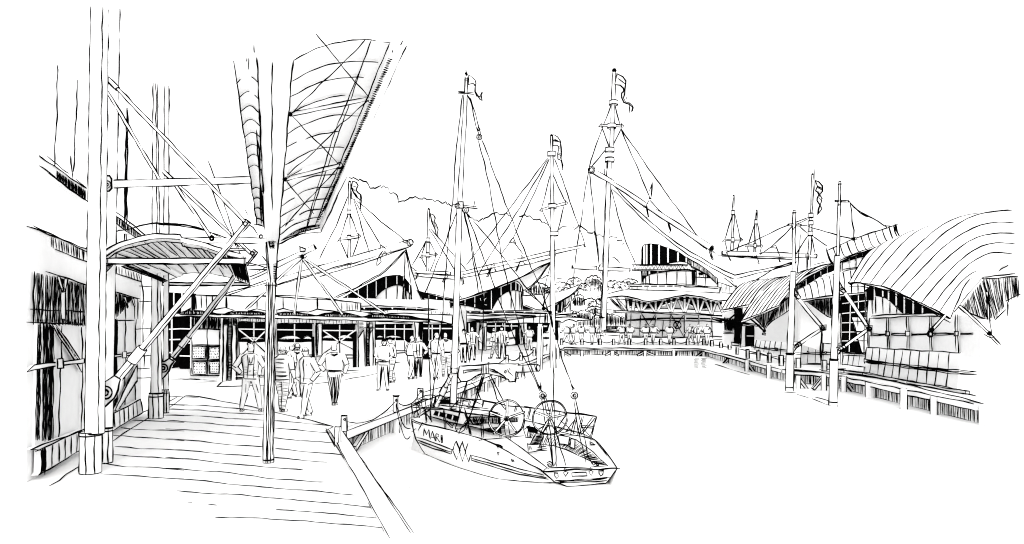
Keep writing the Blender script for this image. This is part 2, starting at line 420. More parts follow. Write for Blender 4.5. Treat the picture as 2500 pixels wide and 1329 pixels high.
p.hatch(on(WL,Z2('757 1108 905 1148'),.03),on(WL,Z2('757 1320 800 1300 905 1165'),.03),24,2.1,.04,jx=.5)
p.seg(WL,Z2,'755 1105 970 1162/850 1125 855 1329/920 1160 925 1329/950 1165 950 1329',2.2,.035)
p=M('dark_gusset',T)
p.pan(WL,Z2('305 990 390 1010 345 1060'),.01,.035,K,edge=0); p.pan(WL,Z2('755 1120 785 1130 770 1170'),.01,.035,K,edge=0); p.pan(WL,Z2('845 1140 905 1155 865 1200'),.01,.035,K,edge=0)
q=M('post',T)
q.pan(WL,Z3('130 25 265 25 255 930 110 1000'),.05,.04,edge=0)
for x0,x1,n in ((135,165,5),(180,215,6),(220,262,7)):
    q.hatch(on(WL,Z3(x0,30,x1,30),.05),on(WL,Z3(x0-22 if x0<150 else x0-8,960,x1-10,930),.05),n,2.3,.03,jx=.5)
q.seg(WL,Z3,'45 25 250 28 480 45/320 50 315 300 300 700 295 955/475 60 480 400 470 860',2.4,.05)
q.hatch(on(WL,Z3('350 10 480 30'),.05),on(WL,Z3('350 38 480 48'),.05),18,3,.0)
q=M('post',T,'pale post with a forked head in front of the hatched bay')
q.pan(WL,Z2('330 1080 362 1080 362 1329 330 1329'),.03,.05,edge=2.6)
for a in ('300 985 318 985 345 1085 340 1110','362 1000 382 1000 362 1100 350 1110'): q.pan(WL,Z2(a),.02,.05,edge=2.2)
q=M('post',T,'forked posts right of the nearest mast posts')
for a in ('760 1130 775 1130 775 1329 760 1329','840 1150 855 1150 870 1230 865 1240','905 1160 918 1160 930 1225 925 1225'): q.pan(WL,Z2(a),.02,.05,edge=2.2)
r=M('brace',T)
r.pan(WL,Z3('240 35 275 40 480 340 475 410'),.03,.07,edge=2.6)
r.hatch(on(WL,Z3('268 45 450 310'),.08),on(WL,Z3('290 100 440 320'),.08),26,2.6,.1)
r=M('brace',T)
r.pan(WL,Z3('900 350 900 480 755 700 725 710'),.03,.07,edge=2.6)
r.hatch(on(WL,Z3('890 375 735 690'),.08),on(WL,Z3('878 410 745 670'),.08),26,2.4,.1); r.hatch(on(WL,Z3('900 470 770 690'),.08),on(WL,Z3('880 500 765 680'),.08),20,2.4,.1)
r=M('rail',T)
r.pan(WL,Z3('50 405 110 353 490 305 490 335 115 385'),.05,.1,edge=2.6); r.pan(WL,Z3('282 310 325 303 330 375 285 380'),.04,.13,edge=2.8)
r=M('rail',T)
r.pan(WL,Z3('705 278 860 255 860 275 705 298'),.05,.1,edge=2.4); r.pan(WL,Z3('790 255 818 250 818 295 790 298'),.04,.13,edge=2.6)
r=M('plinth',T)
r.pan(WL,Z3('80 1005 490 850 490 995 140 1205 160 1180 165 1010'),.1,.13,edge=2.6)
r.seg(WL,Z3,'112 1022 250 960 490 850/165 1010 165 1180/248 970 245 1140/300 955 298 1105/345 920 342 1090/390 905 392 1045/435 885 436 1025/195 1000 192 1200',2.3,.14)
r.hatch(on(WL,Z3('165 1000 195 990'),.14),on(WL,Z3('170 1190 198 1170'),.14),6,2.5)
r=M('plinth',T)
r.pan(WL,Z3('685 745 925 620 945 720 710 862'),.1,.13,edge=2.6)
r.seg(WL,Z3,'690 738 930 618/725 725 730 835/765 705 768 820/800 690 802 797/835 670 837 780/870 650 872 760/900 640 905 742',2.3,.14)
r=M('panel_joint',T)
r.seg(WL,Z3,'735 0 735 690/745 0 745 670/810 0 808 680/893 0 885 665/945 0 955 380/890 78 1010 70/905 285 1010 280/905 380 1000 380/890 455 1010 450/735 10 880 10',2.2,.03)
r.hatch(on(WL,Z3('725 0 745 0'),.03),on(WL,Z3('725 710 745 700'),.03),5,3,.02)
# upper eave gutter and seams of the shed roof
T2=M('gutter_beam',T)
T2.pan(WL,Z2('150 0 535 270 535 370 225 145 150 85'),.15,.3,edge=0)
T2.seg(WL,Z2,'150 0 535 270/215 8 390 145/450 195 535 262/150 85 225 130 290 185 400 265 555 385/225 145 530 365/495 262 510 235',2.4,.31)
T2.hatch(on(WL,Z2('290 120 528 285'),.31),on(WL,Z2('290 190 528 360'),.31),34,2.4,.03)
T2=M('gutter_beam',T)
T2.pan(WL,Z2('755 475 1030 680 970 690 755 535'),.15,.3,edge=0)
T2.seg(WL,Z2,'755 440 1030 660/755 475 1030 688/755 535 970 690/880 560 892 540/1010 645 1030 660 1025 680',2.4,.31)
T2.hatch(on(WL,Z2('758 482 965 640'),.31),on(WL,Z2('758 535 965 685'),.31),20,2.4,.05)
T2=M('roof_seam',T)
T2.seg(WL,Z1,'283 505 288 540 285 700 280 900 270 1100 265 1285/445 620 438 700 425 1000 418 1150 408 1329',2.3,.1)
T2.seg(WL,Z2,'408 0 410 60 430 190/282 0 280 85',2.3,.1)
# ================================================================ mast posts
def mast(label,sh,slv,Zb,grp,inner=1,seat=None):
    T=thing('mast_post',label,'post',grp)
    (xa,ya,xb,yb,wd,wt)=sh
    s=M('shaft',T); s.tube(P(xa,ya,Zb),P(xb,yb,Zb),wd/2*Zb/F,wt/2*Zb/F,16,2.6,'a',inner)
    (x,y0,y1,w_)=slv; r=w_/2*Zb/F
    s=M('base_sleeve',T); b=P(x,y1,Zb); b.z=0.004; s.tube(b,P(x,y0,Zb),r,None,16,3,'ab',2)
    c=P(x,y0+8,Zb); s.ring(c,r*1.02,(0,0,1),2.2)
    return T
MP='tall mast posts of the canopy'
A1=mast('tall thick mast post nearest the viewer, at far left with two edge lines',(231,1058,243,22,42,37),(221,1055,1156,47),11.45,MP,1)
A2=mast('slimmer mast post just right of the nearest one, carrying the hinge plate',(261,1046,277,22,25,27),(258,1044,1131,29),12.25,MP,0)
mast('mast post of the farther pair, thicker, left of the small hinge',(382,962,379,205,24,8),(381,960,1022,31),17.7,MP,1)
mast('mast post of the farther pair, thinner, behind the small hinge',(405,955,407,212,11,9),(404,952,1009,15),18.7,MP,0)
s=M('thin_pole',None,'thin double line pole standing between the nearest mast posts and the farther pair','pole')
s.tube(P(306,590,16),P(311,266,16),.02,.012,8,2.6,'',0); s.ln([P(310,330,15.95),P(307,380,15.95),P(306,535,15.95)],4)
def strut(label,ax,wd,Z,lug,cir,rc,cols,grp):
    T=thing('raking_strut',label,'strut',grp)
    (x0,y0,x1,y1)=ax; s=M('tube',T); k=Z/F
    s.tube(P(x0,y0,Z),P(x1,y1,Z),wd[0]/2*k,wd[1]/2*k,14,2.8,'ab',1)
    c=P(x1,y1,Z-.03); s.ring(P(x1-8,y1+6,Z-wd[1]*k*.6),wd[1]*.4*k,(0,1,0),3)
    for t,w_ in cols:
        s=M('collar',T); a=P(x0,y0,Z).lerp(P(x1,y1,Z),t[0]); b=P(x0,y0,Z).lerp(P(x1,y1,Z),t[1]); s.tube(a,b,w_/2*k,w_/2*k*.96,14,2.8,'ab')
    s=M('hinge_plate',T); pl=Zp(Z-wd[0]*k*.7)
    s.pan(pl,lug,.06,edge=3.2)
    pp=M('hinge_pin',T); c=P(cir[0],cir[1],Z-wd[0]*k*.7-.03); pp.tube(c+V((0,.05,0)),c,rc*k,None,20,3,'b'); pp.ring(c-V((0,.01,0)),rc*.42*k,(0,1,0),3); pp.ring(c,rc*.9*k,(0,1,0),2)
RS='raking struts of the canopy'
strut('long thick raking strut rising from the big round hinge at the nearest mast posts',(284,928,607,541),(17,12),11.9,Z3('605 530 618 512 725 435 775 462 755 540 722 610 612 718'),(258,959),16,(((.0,.115),19),((.115,.20),23)),RS)
strut('thinner raking strut rising from the small hinge at the farther mast posts',(422,872,624,613),(12,11),18.2,Z3('1080 330 1110 325 1150 300 1190 325 1165 360 1150 400 1090 465'),(399,899),10,(((0,.1),12),((.1,.19),15)),RS)
# cross arms and tie rods
s=M('cross_arm',None,'horizontal steel arm from the nearest mast post to the left overhead awning','beam')
k=12.1/F; s.tube(P(276,450,12.1),P(641,439,12.1),8.5*k,7*k,12,2.8,'')
s.pan(Zp(11.95),Z2('683 170 720 165 740 190 742 265 720 290 685 295'),.05,edge=3); s.ring(P(261,451,11.9),3.5*k,(0,1,0),2.8); s.ring(P(261,451,11.9),9*k,(0,1,0),2.4)
s=M('eave_beam',None,'horizontal tube along the crest of the barrel canopy with a cable shackle','beam')
k=14/F; s.tube(P(402,587,14),P(652,588,14),6*k,6*k,12,2.6,'')
s.ring(P(517,582,13.8),5*k,(.3,1,0),4); s.ring(P(402,580,13.8),4*k,(.3,1,0),3); s.ring(P(637,578,13.8),4*k,(.3,1,0),3)
def rod(label,pts,Z0,Z1_,gap,end=True,w=2.6):
    s=M('tie_rod',None,label,'rod','steel tie rods of the canopy'); a,b=pz(pts,Z0,Z1_); k=Z0/F
    s.tube(a,b,gap/2*k,None,8,w,'')
    if end:
        d=(b-a).normalized(); s.tube(a-d*6*k,a+d*28*k,gap*.62*k,gap*.75*k,8,3.2,'b'); s.ring(b,gap*.9*k,(0,1,0),3.4)
rod('long tie rod from the nearest mast post lug to the top of the thick strut',Z1('690 625 1740 1730')[:1]+PX('598 542'),12.,11.9,7)
rod('short steep tie rod from the nearest mast post lug down to the horizontal arm',Z1('660 690')+PX('388 437'),12.,12.1,6,False)
rod('tie rod from the farther mast post to the top of the thin strut',PX('404 423 617 623'),17.6,18.2,6)
rod('short tie rod from the farther mast post to the shackle on the canopy crest',PX('420 440 517 582'),17.6,14.,5,False,3)
s=M('stay_cable',None,'pair of slanting cables crossing behind the thick raking strut','cable'); 
for t in ('508 390 555 520 586 625','510 446 545 535 578 606','605 525 598 512','630 575 618 556 605 547','640 625 655 645','600 640 652 655'): s.ln(pz(PX(t),17),2.2)
# ================================================================ barrel canopy
T=thing('barrel_canopy','boarded barrel vault canopy with tie beams above the boardwalk at left','canopy')
fo=spline(pz(Z2('680 825 780 760 900 715 1050 680 1180 672 1329 682')+Z4('150 675 300 700 430 745 520 775 610 795'),12.),3)
bk=spline(pz(Z2('1180 1020 1260 990 1329 970')+Z4('100 920 180 908 250 905 330 910 400 920 480 935 550 955 655 990'),20.4),3)
fo=resamp(fo,25); bk=resamp(bk,25)
s=M('roof_sheet',T); s.grid([[a.lerp(b,j/6) for a,b in zip(fo,bk)] for j in range(7)],th=(0,0,.03))
s.ln(fo,2.8); s.ln(bk,2.8); s.ln([p-V((0,0,.06)) for p in fo],2.4)
for i in range(1,24):
    if i in (12,13): continue
    a,b=RND.uniform(.0,.06),RND.uniform(.35,.7); A=fo[i].lerp(bk[i],a); B=fo[min(24,i+1)].lerp(bk[min(24,i+1)],b)
    s.ln([A-V((0,0,.03)),B-V((0,0,.03))],2.2)
for i in range(0,24,3):
    s.ln([fo[i].lerp(bk[i],.55)-V((0,0,.03)),fo[i].lerp(bk[i],.97)-V((0,0,.03))],2.)
s=M('front_rim',T); r2=[p+V((0,-.05,.07)) for p in fo]; s.grid([r2,[p+V((0,-.05,-.0)) for p in fo]],th=(0,.05,0),sm=False); s.ln(r2,2.6)
s=M('overhang_rim',T); oo=spline(pz(Z2('540 750 660 680 760 625 900 590 1000 562 1150 550 1280 556')+Z4('0 525 150 535 300 570 430 620 520 655 590 705'),15.5),3); s.ln(oo,3.); s.ln([p+V((0,.1,-.02)) for p in oo[14:-6]],2.2)
k=12/F; i=M('tie_beam',T); i.beam(P(251,638,11.95),P(598,638,11.95),.08,13*k,w=2.8); i.seg(Zp(11.9),Z2,'672 838 672 890/690 840 692 880/705 842 706 870',2.4)
i=M('tie_beam',T); i.beam(P(214,608,14.8),P(597,610,14.8),.06,5*14.8/F,w=2.2)
i=M('tie_beam',T); i.beam(P(398,694,20.4),P(609,694,20.4),.1,7*20.4/F,w=2.8)
s=M('side_valance',T); pl=Pl((P(597,640,12).x,12.),(P(610,690,20.).x,20.))
q=[P(598,634,12),P(606,648,12),P(612,697,20.3),P(596,690,20.3)]
s.pan(Zp(12.2),Z4('480 755 620 780 665 1000 640 985 550 955'),.04,edge=0); s.seg(Zp(12.15),Z4,'480 755 540 770 620 785/625 780 640 880 668 1010/612 790 650 985/560 770 575 775',2.8)
s.hatch(on(Zp(12.15),Z4('485 760 615 790')),on(Zp(12.15),Z4('555 950 640 985')),17,3,.12,jx=.4); s.pan(Zp(12.18),Z4('490 765 545 775 540 800 510 790'),.01,0,K,edge=0)
s=M('left_valance',T); s.pan(Zp(13.),Z2('830 900 900 885 1195 1015 1155 1028'),.04,edge=2.6); s.hatch(on(Zp(12.97),Z2('870 888 1190 1012')),on(Zp(12.97),Z2('850 898 1150 1020')),60,2.6,.0)
s=M('bracket',T); s.hatch(on(Zp(12.),Z2('545 775 660 775')),on(Zp(12.),Z2('545 890 600 810 650 790')),14,2.6,.1); s.pan(Zp(12.05),Z2('668 895 750 890 690 950 668 950'),.02,edge=2.6); s.hatch(on(Zp(12.),Z2('670 895 740 893')),on(Zp(12.),Z2('670 950 700 930 740 896')),9,2.6,.05)
s.pan(Zp(11.95),Z2('655 770 678 770 678 1329 655 1329'),.02,edge=0); s.hatch(on(Zp(11.94),Z2('652 900 664 900')),on(Zp(11.94),Z2('650 1329 660 1329')),3,3.2,.02)
# hatched wall part behind the canopy's far end
# ================================================================ column with flared head
T=thing('canopy_column','slender round column with flared head in the middle of the boardwalk','column')
Zc=12.27; k=Zc/F
s=M('shaft',T); s.tube(G(655,1130),P(661,690,Zc),12*k,10*k,16,2.8,'a',3); s.ring(P(655,1122,Zc-.02),12.5*k,(0,0,1),3); s.ring(P(661,697,Zc-.02),14*k,(0,0,1),2.6)
s.hatch([P(666,740,Zc-.12),P(671,740,Zc-.12)],[P(664,1125,Zc-.12),P(667,1125,Zc-.12)],2,2.2)
s=M('flared_head',T); s.tube(P(662,692,Zc),P(666,516,Zc),8*k,18*k,16,3.,'b')
hp=Zp(Zc-.14)
for t in ('795 445 830 500 820 560','800 450 812 620 822 720','875 450 862 560 858 620','790 445 885 450'): s.lns(hp,Z4(t),3)
s.hatch(on(hp,Z4('800 450 812 560 818 720')),on(hp,Z4('840 450 838 560 858 720')),36,3.2,.1); s.hatch(on(hp,Z4('835 630 835 720')),on(hp,Z4('880 625 850 715')),8,3,.1)
s.hatch(on(hp,Z4('845 840 848 980')),on(hp,Z4('880 830 870 985')),22,2.6,.1); s.hatch(on(hp,Z4('800 830 806 880')),on(hp,Z4('815 830 818 880')),8,3,.1)
s.ring(P(670,575,Zc-.15),9*k,(0,.3,1),2.8)
# ================================================================ overhead awnings
def awning(label,L,R,ys,arch,n=22):
    T=thing('overhead_awning',label,'awning','barrel awnings overhead'); (A,B),(C_,D)=L,R
    def edge(t): 
        return plerp(A,B,t),plerp(C_,D,t)
    def arc(t,w0=0,w1=1,m=14):
        a,b=edge(t); h=(b-a).length*arch
        return [a.lerp(b,w0+(w1-w0)*i/m)+V((0,0,h*math.sin(math.pi*(w0+(w1-w0)*i/m)))) for i in range(m+1)]
    s=M('sheet',T); s.grid([arc(j/n) for j in range(n+1)],th=(0,0,.02))
    for t,w0,w1 in ys: s.ln([p-V((0,0,.015)) for p in arc(t,w0,w1)],2.3,1.2)
    return T,edge,arc
fr=lambda y,y0=600,y1=149: (y0-y)/(y0-y1)
L=(P(680,600,12.3),P(715,149,4.2)); R=(P(780,556,12.3),P(951,107,4.15))
yz=lambda yy: (60+yy/2.462)
T,edge,arc=awning('wide ribbed barrel awning overhead, right of the central column, strung with cross wires',L,R,
 [(fr(yz(198)),0,.86),(fr(yz(198)),.92,1.),(fr(yz(325)),0,.95),(fr(yz(420)),0,.85),(fr(yz(530)),0,.7),(fr(yz(645)),0,.98),(fr(yz(730)),0,.15),(fr(yz(745)),.28,.75),(fr(yz(835)),0,.9),(fr(yz(925)),.0,.3),(fr(yz(1000)),0,.97),(fr(yz(1085)),0,.25),(fr(yz(1075)),.3,1),(fr(yz(1150)),0,.95),(fr(yz(1220)),0,.3),(fr(yz(1210)),.4,.9),(fr(yz(1260)),0,1)],.1)
s=M('edge_beam',T); e1=PX('950 107 781 556'); 
def ll(a,w=2.4): s.ln([P(a[0],a[1],4.1),P(a[2],a[3],11.9)],w,.8)
z6=lambda t: sum([list(q) for q in Z6(t)],[])
a,b=P(967,112,4.1),P(785,560,12.); s.beam(a,b,.06,.1,w=0)
for t in ('900 95 500 1260','1010 115 560 1215','1035 150 595 1190','1090 98 600 1200','1112 128 600 1250'):
    q=z6(t); 
    if t.startswith('900'):
        s.ln([plerp(P(q[0],q[1],4.1),P(q[2],q[3],12.),i/12) for i in range(13)],2.2)
    else: s.ln([plerp(P(q[0],q[1],4.05),P(q[2],q[3],11.8),i/12) for i in range(13)],2.6)
A=[plerp(P(*Z6(1030,205)[0],4.05),P(*Z6(600,1180)[0],11.8),i/30) for i in range(31)]; B=[plerp(P(*Z6(1005,205)[0],4.05),P(*Z6(572,1200)[0],11.8),i/30) for i in range(31)]
zz=[]
for i in range(150):
    t=i/150; q=(A if i%2 else B); j=min(29,int(t*30)); zz.append(q[j].lerp(q[j+1],t*30-j))
s.ln(zz,2.2,.5)
for y in (1140,1165,1190,1210): s.ln([P(*Z6(585,y)[0],11.75),P(*Z6(612,y-12)[0],11.75)],4)
for (x0,y0,x1,y1) in ((415,540,895,445),(382,930,712,848)):
    s=M('spreader_strut',T)
    t=fr(yz(y0)); a,b=edge(t); a=a-V((0,0,.03)); b=P(*Z6(x1,y1)[0],a.y*.99); rr=4.5*a.y/F
    s.tube(P(*Z6(x0,y0)[0],a.y),b,rr,rr*.9,8,2.6,''); s.ring(b,rr*1.7,(.3,1,0),3.4); s.blob(P(*Z6(x0,y0)[0],a.y-.03),rr*1.3)
s=M('end_rib',T); q=Zp(11.9); s.pan(q,Z6('345 1275 470 1230 585 1210 590 1225 480 1250 350 1300'),.05,edge=2.8); s.hatch(on(q,Z6('350 1280 470 1238 540 1225'),.02),on(q,Z6('355 1290 470 1250 540 1232'),.02),34,2.8,.2); s.seg(q,Z6,'345 1320 420 1285 500 1255 600 1250/350 1270 480 1225 590 1200/365 1220 380 1240 362 1245',3.,.02)
def zsh(y): q=(578-y)/450.; return .96/((1-q)/12.3+q/4.18)
for t in ('570 55 620 120 720 240 800 340 890 440','868 95 720 245 560 395 425 530','420 545 560 690 640 770 715 845','885 455 720 600 560 765 395 905','390 935 480 1050 555 1140','712 850 620 950 500 1080 365 1230','900 95 830 290 700 600 600 910 500 1260'):
    s=M('cross_wire',T); s.ln([P(x,y,zsh(y)) for x,y in Z6(t)],2.3,1.)
L=(P(627,549,12.3),P(570,149,4.5)); R=(P(647,560,12.3),P(627,143,4.2))
y2=lambda y: (549-(60+y/2.462))/(549-149.)
T,edge,arc=awning('narrow ribbed awning overhead seen edge on, left of the central column',L,R,[(y2(345),.0,.2),(y2(345),.7,1),(y2(437),0,.55),(y2(440),.8,1),(y2(520),0,1),(y2(600),0,1),(y2(670),0,1),(y2(740),0,1),(y2(800),0,1),(y2(860),0,1),(y2(985),0,1),(y2(1043),0,1),(y2(1100),0,1),(y2(1162),0,1)],.12)
s=M('edge_beam',T)
for t,w_ in (('75 220 215 1205',2.6),('150 205 175 420 205 910',2.4),('163 205 192 600 225 950',2.4),('183 205 205 500 235 1010 240 1200',2.4),('195 120 210 400 232 900 245 1200',2.2),('208 220 214 460 238 1000 262 1230',3.4),('216 203 232 600 250 960 265 1240',3.)):
    s.ln(pz(Z6(t),4.4,12.1),w_)
s.ln(pz(Z6('195 1203 225 1203 262 1215'),12.1),3.6)
T=thing('valley_gutter','tapering white valley gutter overhead between the two awnings above the column','gutter')
s=M('trough',T)
a=[P(629,141,4.2),P(664,153,4.35),P(714,149,4.2)]; b=[P(648,600,12.4),P(666,600,12.5),P(680,600,12.4)]
s.grid([[plerp(x,y,j/10)+V((0,0,.03)) for x,y in zip(a,b)] for j in range(11)],th=(0,0,.03),sm=False)
s.ln([plerp(P(664,153,4.1),P(664,514,8.6),j/10) for j in range(11)],2.6); s.ln([plerp(P(715,149,4.1),P(679,604,12.),j/10) for j in range(11)]+[P(673,693,12.)],3.); s.ln([plerp(P(627,141,4.1),P(648,564,12.),j/10) for j in range(11)],3.); s.ln([P(648,564,12.2),P(657,660,12.2),P(660,690,12.2)],2.6)
# ================================================================ market hall: facade and verandah
FA=Pl((G(540,932).x,G(540,932).y),(G(1340,848).x,G(1340,848).y))
HALL=thing('market_hall','long market hall with tent roofs, arched dark windows and a shopfront behind the strolling people','building')
s=M('wall',HALL)
s.pan(FA,PX('335 715 1330 740 1345 846 1200 862 1085 872 910 897 550 933 335 905'),.3,-.25,edge=0)
s.seg(FA,S1,'0 970 160 970/5 1120 150 1122 290 1135',2.2,-.24)
def win(x0,y0,x1,y1,fn,lbl=None):
    f=M('window',HALL,lbl); f.pan(FA,[fn(x0,y0)[0],fn(x1,y0)[0],fn(x1,y1)[0],fn(x0,y1)[0]],.05,-.2,D,edge=2.4); return f
def wq(f,fn,t,o=-.12,m=W,e=1.8): f.pan(FA,fn(t),.03,o,m,edge=e)
def bar(f,fn,t,wd=5,o=-.09):
    "white glazing bar"
    q=fn(t); a,b=on(FA,q,o); k=a.y/F; d=(b-a).normalized(); n=d.cross(FA.n)*wd*k/2; f.prism([a+n,b+n,b-n,a-n],-FA.n*.03)
# left gridded hatched window and hatched fascia
f=win(0,200,165,960,S1,'hatched gridded window beside the white panel door')
f.mi=[D if m==D else m for m in f.mi]
for a in ('0 380 165 385','0 600 165 590','0 780 165 785'): bar(f,S1,a,3)
bar(f,S1,'160 205 160 960',2)
f=M('window',HALL,'tall hatched window seen between the raking struts'); f.pan(FA,PX('412 715 478 718 478 770 412 776'),.05,-.2,D,edge=2.2)
for a in ('425 716 425 772','445 716 445 772'): bar(f,PX,a,2)
f.pan(FA,PX('448 728 476 720 476 748 440 768'),.02,-.15,W,edge=2)
f=M('window',HALL,'dark gridded window behind the small hinge'); f.pan(FA,PX('400 776 440 774 440 895 408 899'),.05,-.2,D,edge=2.2)
for a in ('400 805 440 803','402 830 440 829','404 862 440 860','420 775 420 896'): bar(f,PX,a,3)
s=M('fascia_board',HALL); s.pan(FA,S1('165 205 640 215 630 390 165 385'),.05,-.15,edge=2.2); s.hatch(on(FA,S1('170 210 635 218'),-.14),on(FA,S1('170 375 628 388'),-.14),36,2.3,.08,jx=.5)
dr=M('door',HALL,'white double door with four perforated vent squares'); dr.pan(FA,S1('165 385 630 390 615 1075 160 1065'),.06,-.17,edge=2.6)
dr.seg(FA,S1,'405 285 400 500 400 700 412 1085/165 620 640 625/165 630 620 640/165 825 630 838/165 845 630 855/385 630 385 830/415 640 412 840/580 395 585 1075/592 395 597 1060/605 395 608 1070/618 395 620 1060',2.3,-.16)
for x0,y0,x1,y1 in ((180,640,370,820),(425,645,580,825),(185,865,385,1050),(430,870,580,1045)):
    v=M('vent_panel',dr.node); v.pan(FA,S1(x0,y0,x1,y0,x1-3,y1,x0+2,y1),.02,-.155,edge=2.4)
    for r in range(4):
        for c in range(5):
            x=x0+(x1-x0)*(c+.6)/5.3+RND.uniform(-6,6); y=y0+(y1-y0)*(r+.7)/4.4+RND.uniform(-5,5)
            p,q=on(FA,S1(x,y-9,x-1,y+9),-.15); v.ln([p,q],2.6,.2)
def pier(fn,t,label=None,br=None,dark=None,o=.0):
    s=M('pier',HALL,label); s.pan(FA,fn(t),.25,o,edge=2.6)
    if br: a,b,n=br; s.hatch(on(FA,fn(a),o+.02),on(FA,fn(b),o+.02),n,2.4,.1); s.lns(FA,fn(a),2.4,o+.02); s.lns(FA,fn(b),2.4,o+.02)
    if dark: s.pan(FA,fn(dark),.01,o+.015,K,edge=0)
    return s
p=pier(S1,'640 210 840 215 828 1155 620 1160','brick and plaster pier beside the double door',('715 225 700 1140','760 225 750 1150',62),'700 240 718 240 690 1140 680 1140')
p.hatch(on(FA,S1('645 225 715 225'),.03),on(FA,S1('645 320 710 325'),.03),7,2.4,.1); p.hatch(on(FA,S1('775 225 825 225'),.03),on(FA,S1('775 330 830 330'),.03),5,2.2,.1); p.seg(FA,S1,'630 325 700 328/765 325 835 335/695 330 690 700 682 1150/770 335 765 700 752 1160/820 330 830 700 828 1150/640 200 640 700 622 1165',2.6,.02)
ln_=M('lintel_board',HALL); ln_.pan(FA,S1('860 225 1280 232 1280 285 860 278'),.05,-.12,edge=2); ln_.pan(FA,S2('-5 230 1180 250 1180 315 -5 300'),.05,-.12,edge=2)
ln_.hatch(on(FA,S1('880 230 1275 235'),-.11),on(FA,S1('880 275 1275 282'),-.11),11,1.9,.4); ln_.hatch(on(FA,S2('10 235 1170 252'),-.11),on(FA,S2('10 295 1170 310'),-.11),24,1.9,.4)
ln_.pan(FA,S3('105 275 680 285 680 315 105 315'),.05,-.12,edge=2); ln_.pan(FA,S3('800 285 1225 300 1225 316 800 312'),.05,-.12,edge=2)
# shop windows: black glass, white awning lobes and counter inside
def shop(fn,x0,x1,y0,y1,lbl,lobes,yb,bars,tr,counter,xbr=None,dark=None):
    f=win(x0,y0,x1,y1,fn,lbl)
    wq(f,fn,f'{x0} {yb+12} {x1} {yb+8} {x1} {y1} {x0} {y1}')
    c=on(FA,fn(f'{x0} {yb} {x1} {yb}'),-.11); f.hatch([p+V((0,0,.10)) for p in c],c,max(8,int((x1-x0)/9)),2.3,.2)
    for (a,b,h) in lobes:
        pts=[(a+(b-a)*i/10, yb-22-h*math.sin(math.pi*i/10)**.8) for i in range(11)]+[(b,yb-18),(a,yb-18)]
        f.pan(FA,[fn(*q)[0] for q in pts],.02,-.115,edge=1.8)
    for x in bars: bar(f,fn,f'{x} {y0} {x-2} {yb+30}',2.6); f.seg(FA,fn,f'{x} {yb+30} {x-2} {counter}',2,-.1)
    for y in tr: bar(f,fn,f'{x0} {y} {x1} {y+6}',2.8)
    f.seg(FA,fn,f'{x0} {counter} {x1} {counter+4}/{x0} {counter+38} {x1} {counter+36}',2.1,-.1)
    if xbr:
        a,b,c2,y3=xbr
        for t in ((a,400,c2,575),(b,400,c2,575)):
            bar(f,fn,' '.join(map(str,t)),2.8,-.07); q=on(FA,fn(' '.join(map(str,t))),-.06)
        f.seg(FA,fn,f'{c2} 575 {a} {y3}/{c2} 575 {b} {y3-50}',2.3,-.06); f.pan(FA,fn(f'{c2-16} 558 {c2+16} 558 {c2+12} 590 {c2-12} 590'),.01,-.05,K,edge=0)
    if dark: f.pan(FA,fn(dark),.01,-.09,D,edge=0)
    return f
shop(S1,865,1280,290,1070,'shop window with cross braces behind the person in dungarees',[(870,1275,45)],560,[1090],[385],790,(875,1275,1095,790))
shop(S2,-10,550,310,1050,'wide shop window behind the group of four walkers',[(-5,340,60),(360,500,55)],560,[240],[395],760,None,'490 490 535 500 545 800 495 800')
shop(S2,645,1170,325,990,'shop window with cross braces behind the lone walker in striped trousers',[(645,835,45),(870,1100,50)],545,[905],[405],770,(650,1140,900,760),'1100 400 1165 400 1160 985 1100 985')
shop(S3,105,680,320,880,'shop window with a pale awning reflection behind the man in a singlet',[(105,220,35),(240,500,40)],535,[240,395,530],[380],700,None,'545 400 675 400 670 640 550 560')
f=win(810,320,1225,820,S3,'tall black shop window behind the pair by the boat mast')
for x in (890,940,1055): bar(f,S3,f'{x} 322 {x} {560}',3)
bar(f,S3,'810 375 1225 378',3); bar(f,S3,'800 660 890 655',5)
wq(f,S3,'890 600 1225 590 1225 760 905 815')
f=win(0,285,190,680,S4,'black doorway right of the boat mast')
bar(f,S4,'35 300 40 480',5)
f=win(285,300,760,620,S4,'shop window with a counter behind the pair with packs')
wq(f,S4,'290 420 330 440 480 460 600 430 710 390 715 610 290 690'); f.seg(FA,S4,'290 540 760 505/290 560 760 520/290 640 600 630',2,-.1)
for x in (425,530,560,660): bar(f,S4,f'{x} 300 {x} 420',3)
bar(f,S4,'300 340 750 340',2.5)
f=win(770,300,900,600,S4); wq(f,S4,'775 300 885 300 890 600 780 610'); f.seg(FA,S4,'800 300 800 600/830 300 830 600/845 300 850 600',2,-.1)
f=win(915,300,1040,565,S4,'black window beside the verandah column')
pier(S2,'550 300 640 300 640 780 560 790','slim brick pier with hatched face',('560 310 560 770','582 310 580 770',22))
pier(S2,'1180 265 1425 265 1425 980 1285 1010 1200 1005 1175 940','broad pier between the shop windows',('1305 265 1300 970','1335 265 1335 965',56)).seg(FA,S2,'1265 370 1275 1000/1290 370 1295 1000/1345 370 1340 970/1395 280 1395 980/1180 520 1255 400/1345 470 1385 390/1260 365 1420 370',2.4,.02)
s=REG[-1].m; s.hatch(on(FA,S2('1190 280 1190 500'),.02),on(FA,S2('1255 280 1250 400 1200 500'),.02),14,1.9,.15); s.hatch(on(FA,S2('1340 280 1340 450'),.02),on(FA,S2('1390 280 1385 370 1345 455'),.02),10,1.9,.15)
pier(S3,'680 280 800 290 800 570 690 580','plain pier left of the tall black window',None,'750 290 795 290 795 560 760 530').seg(FA,S3,'745 290 735 500/755 290 750 520',2.2,.02)
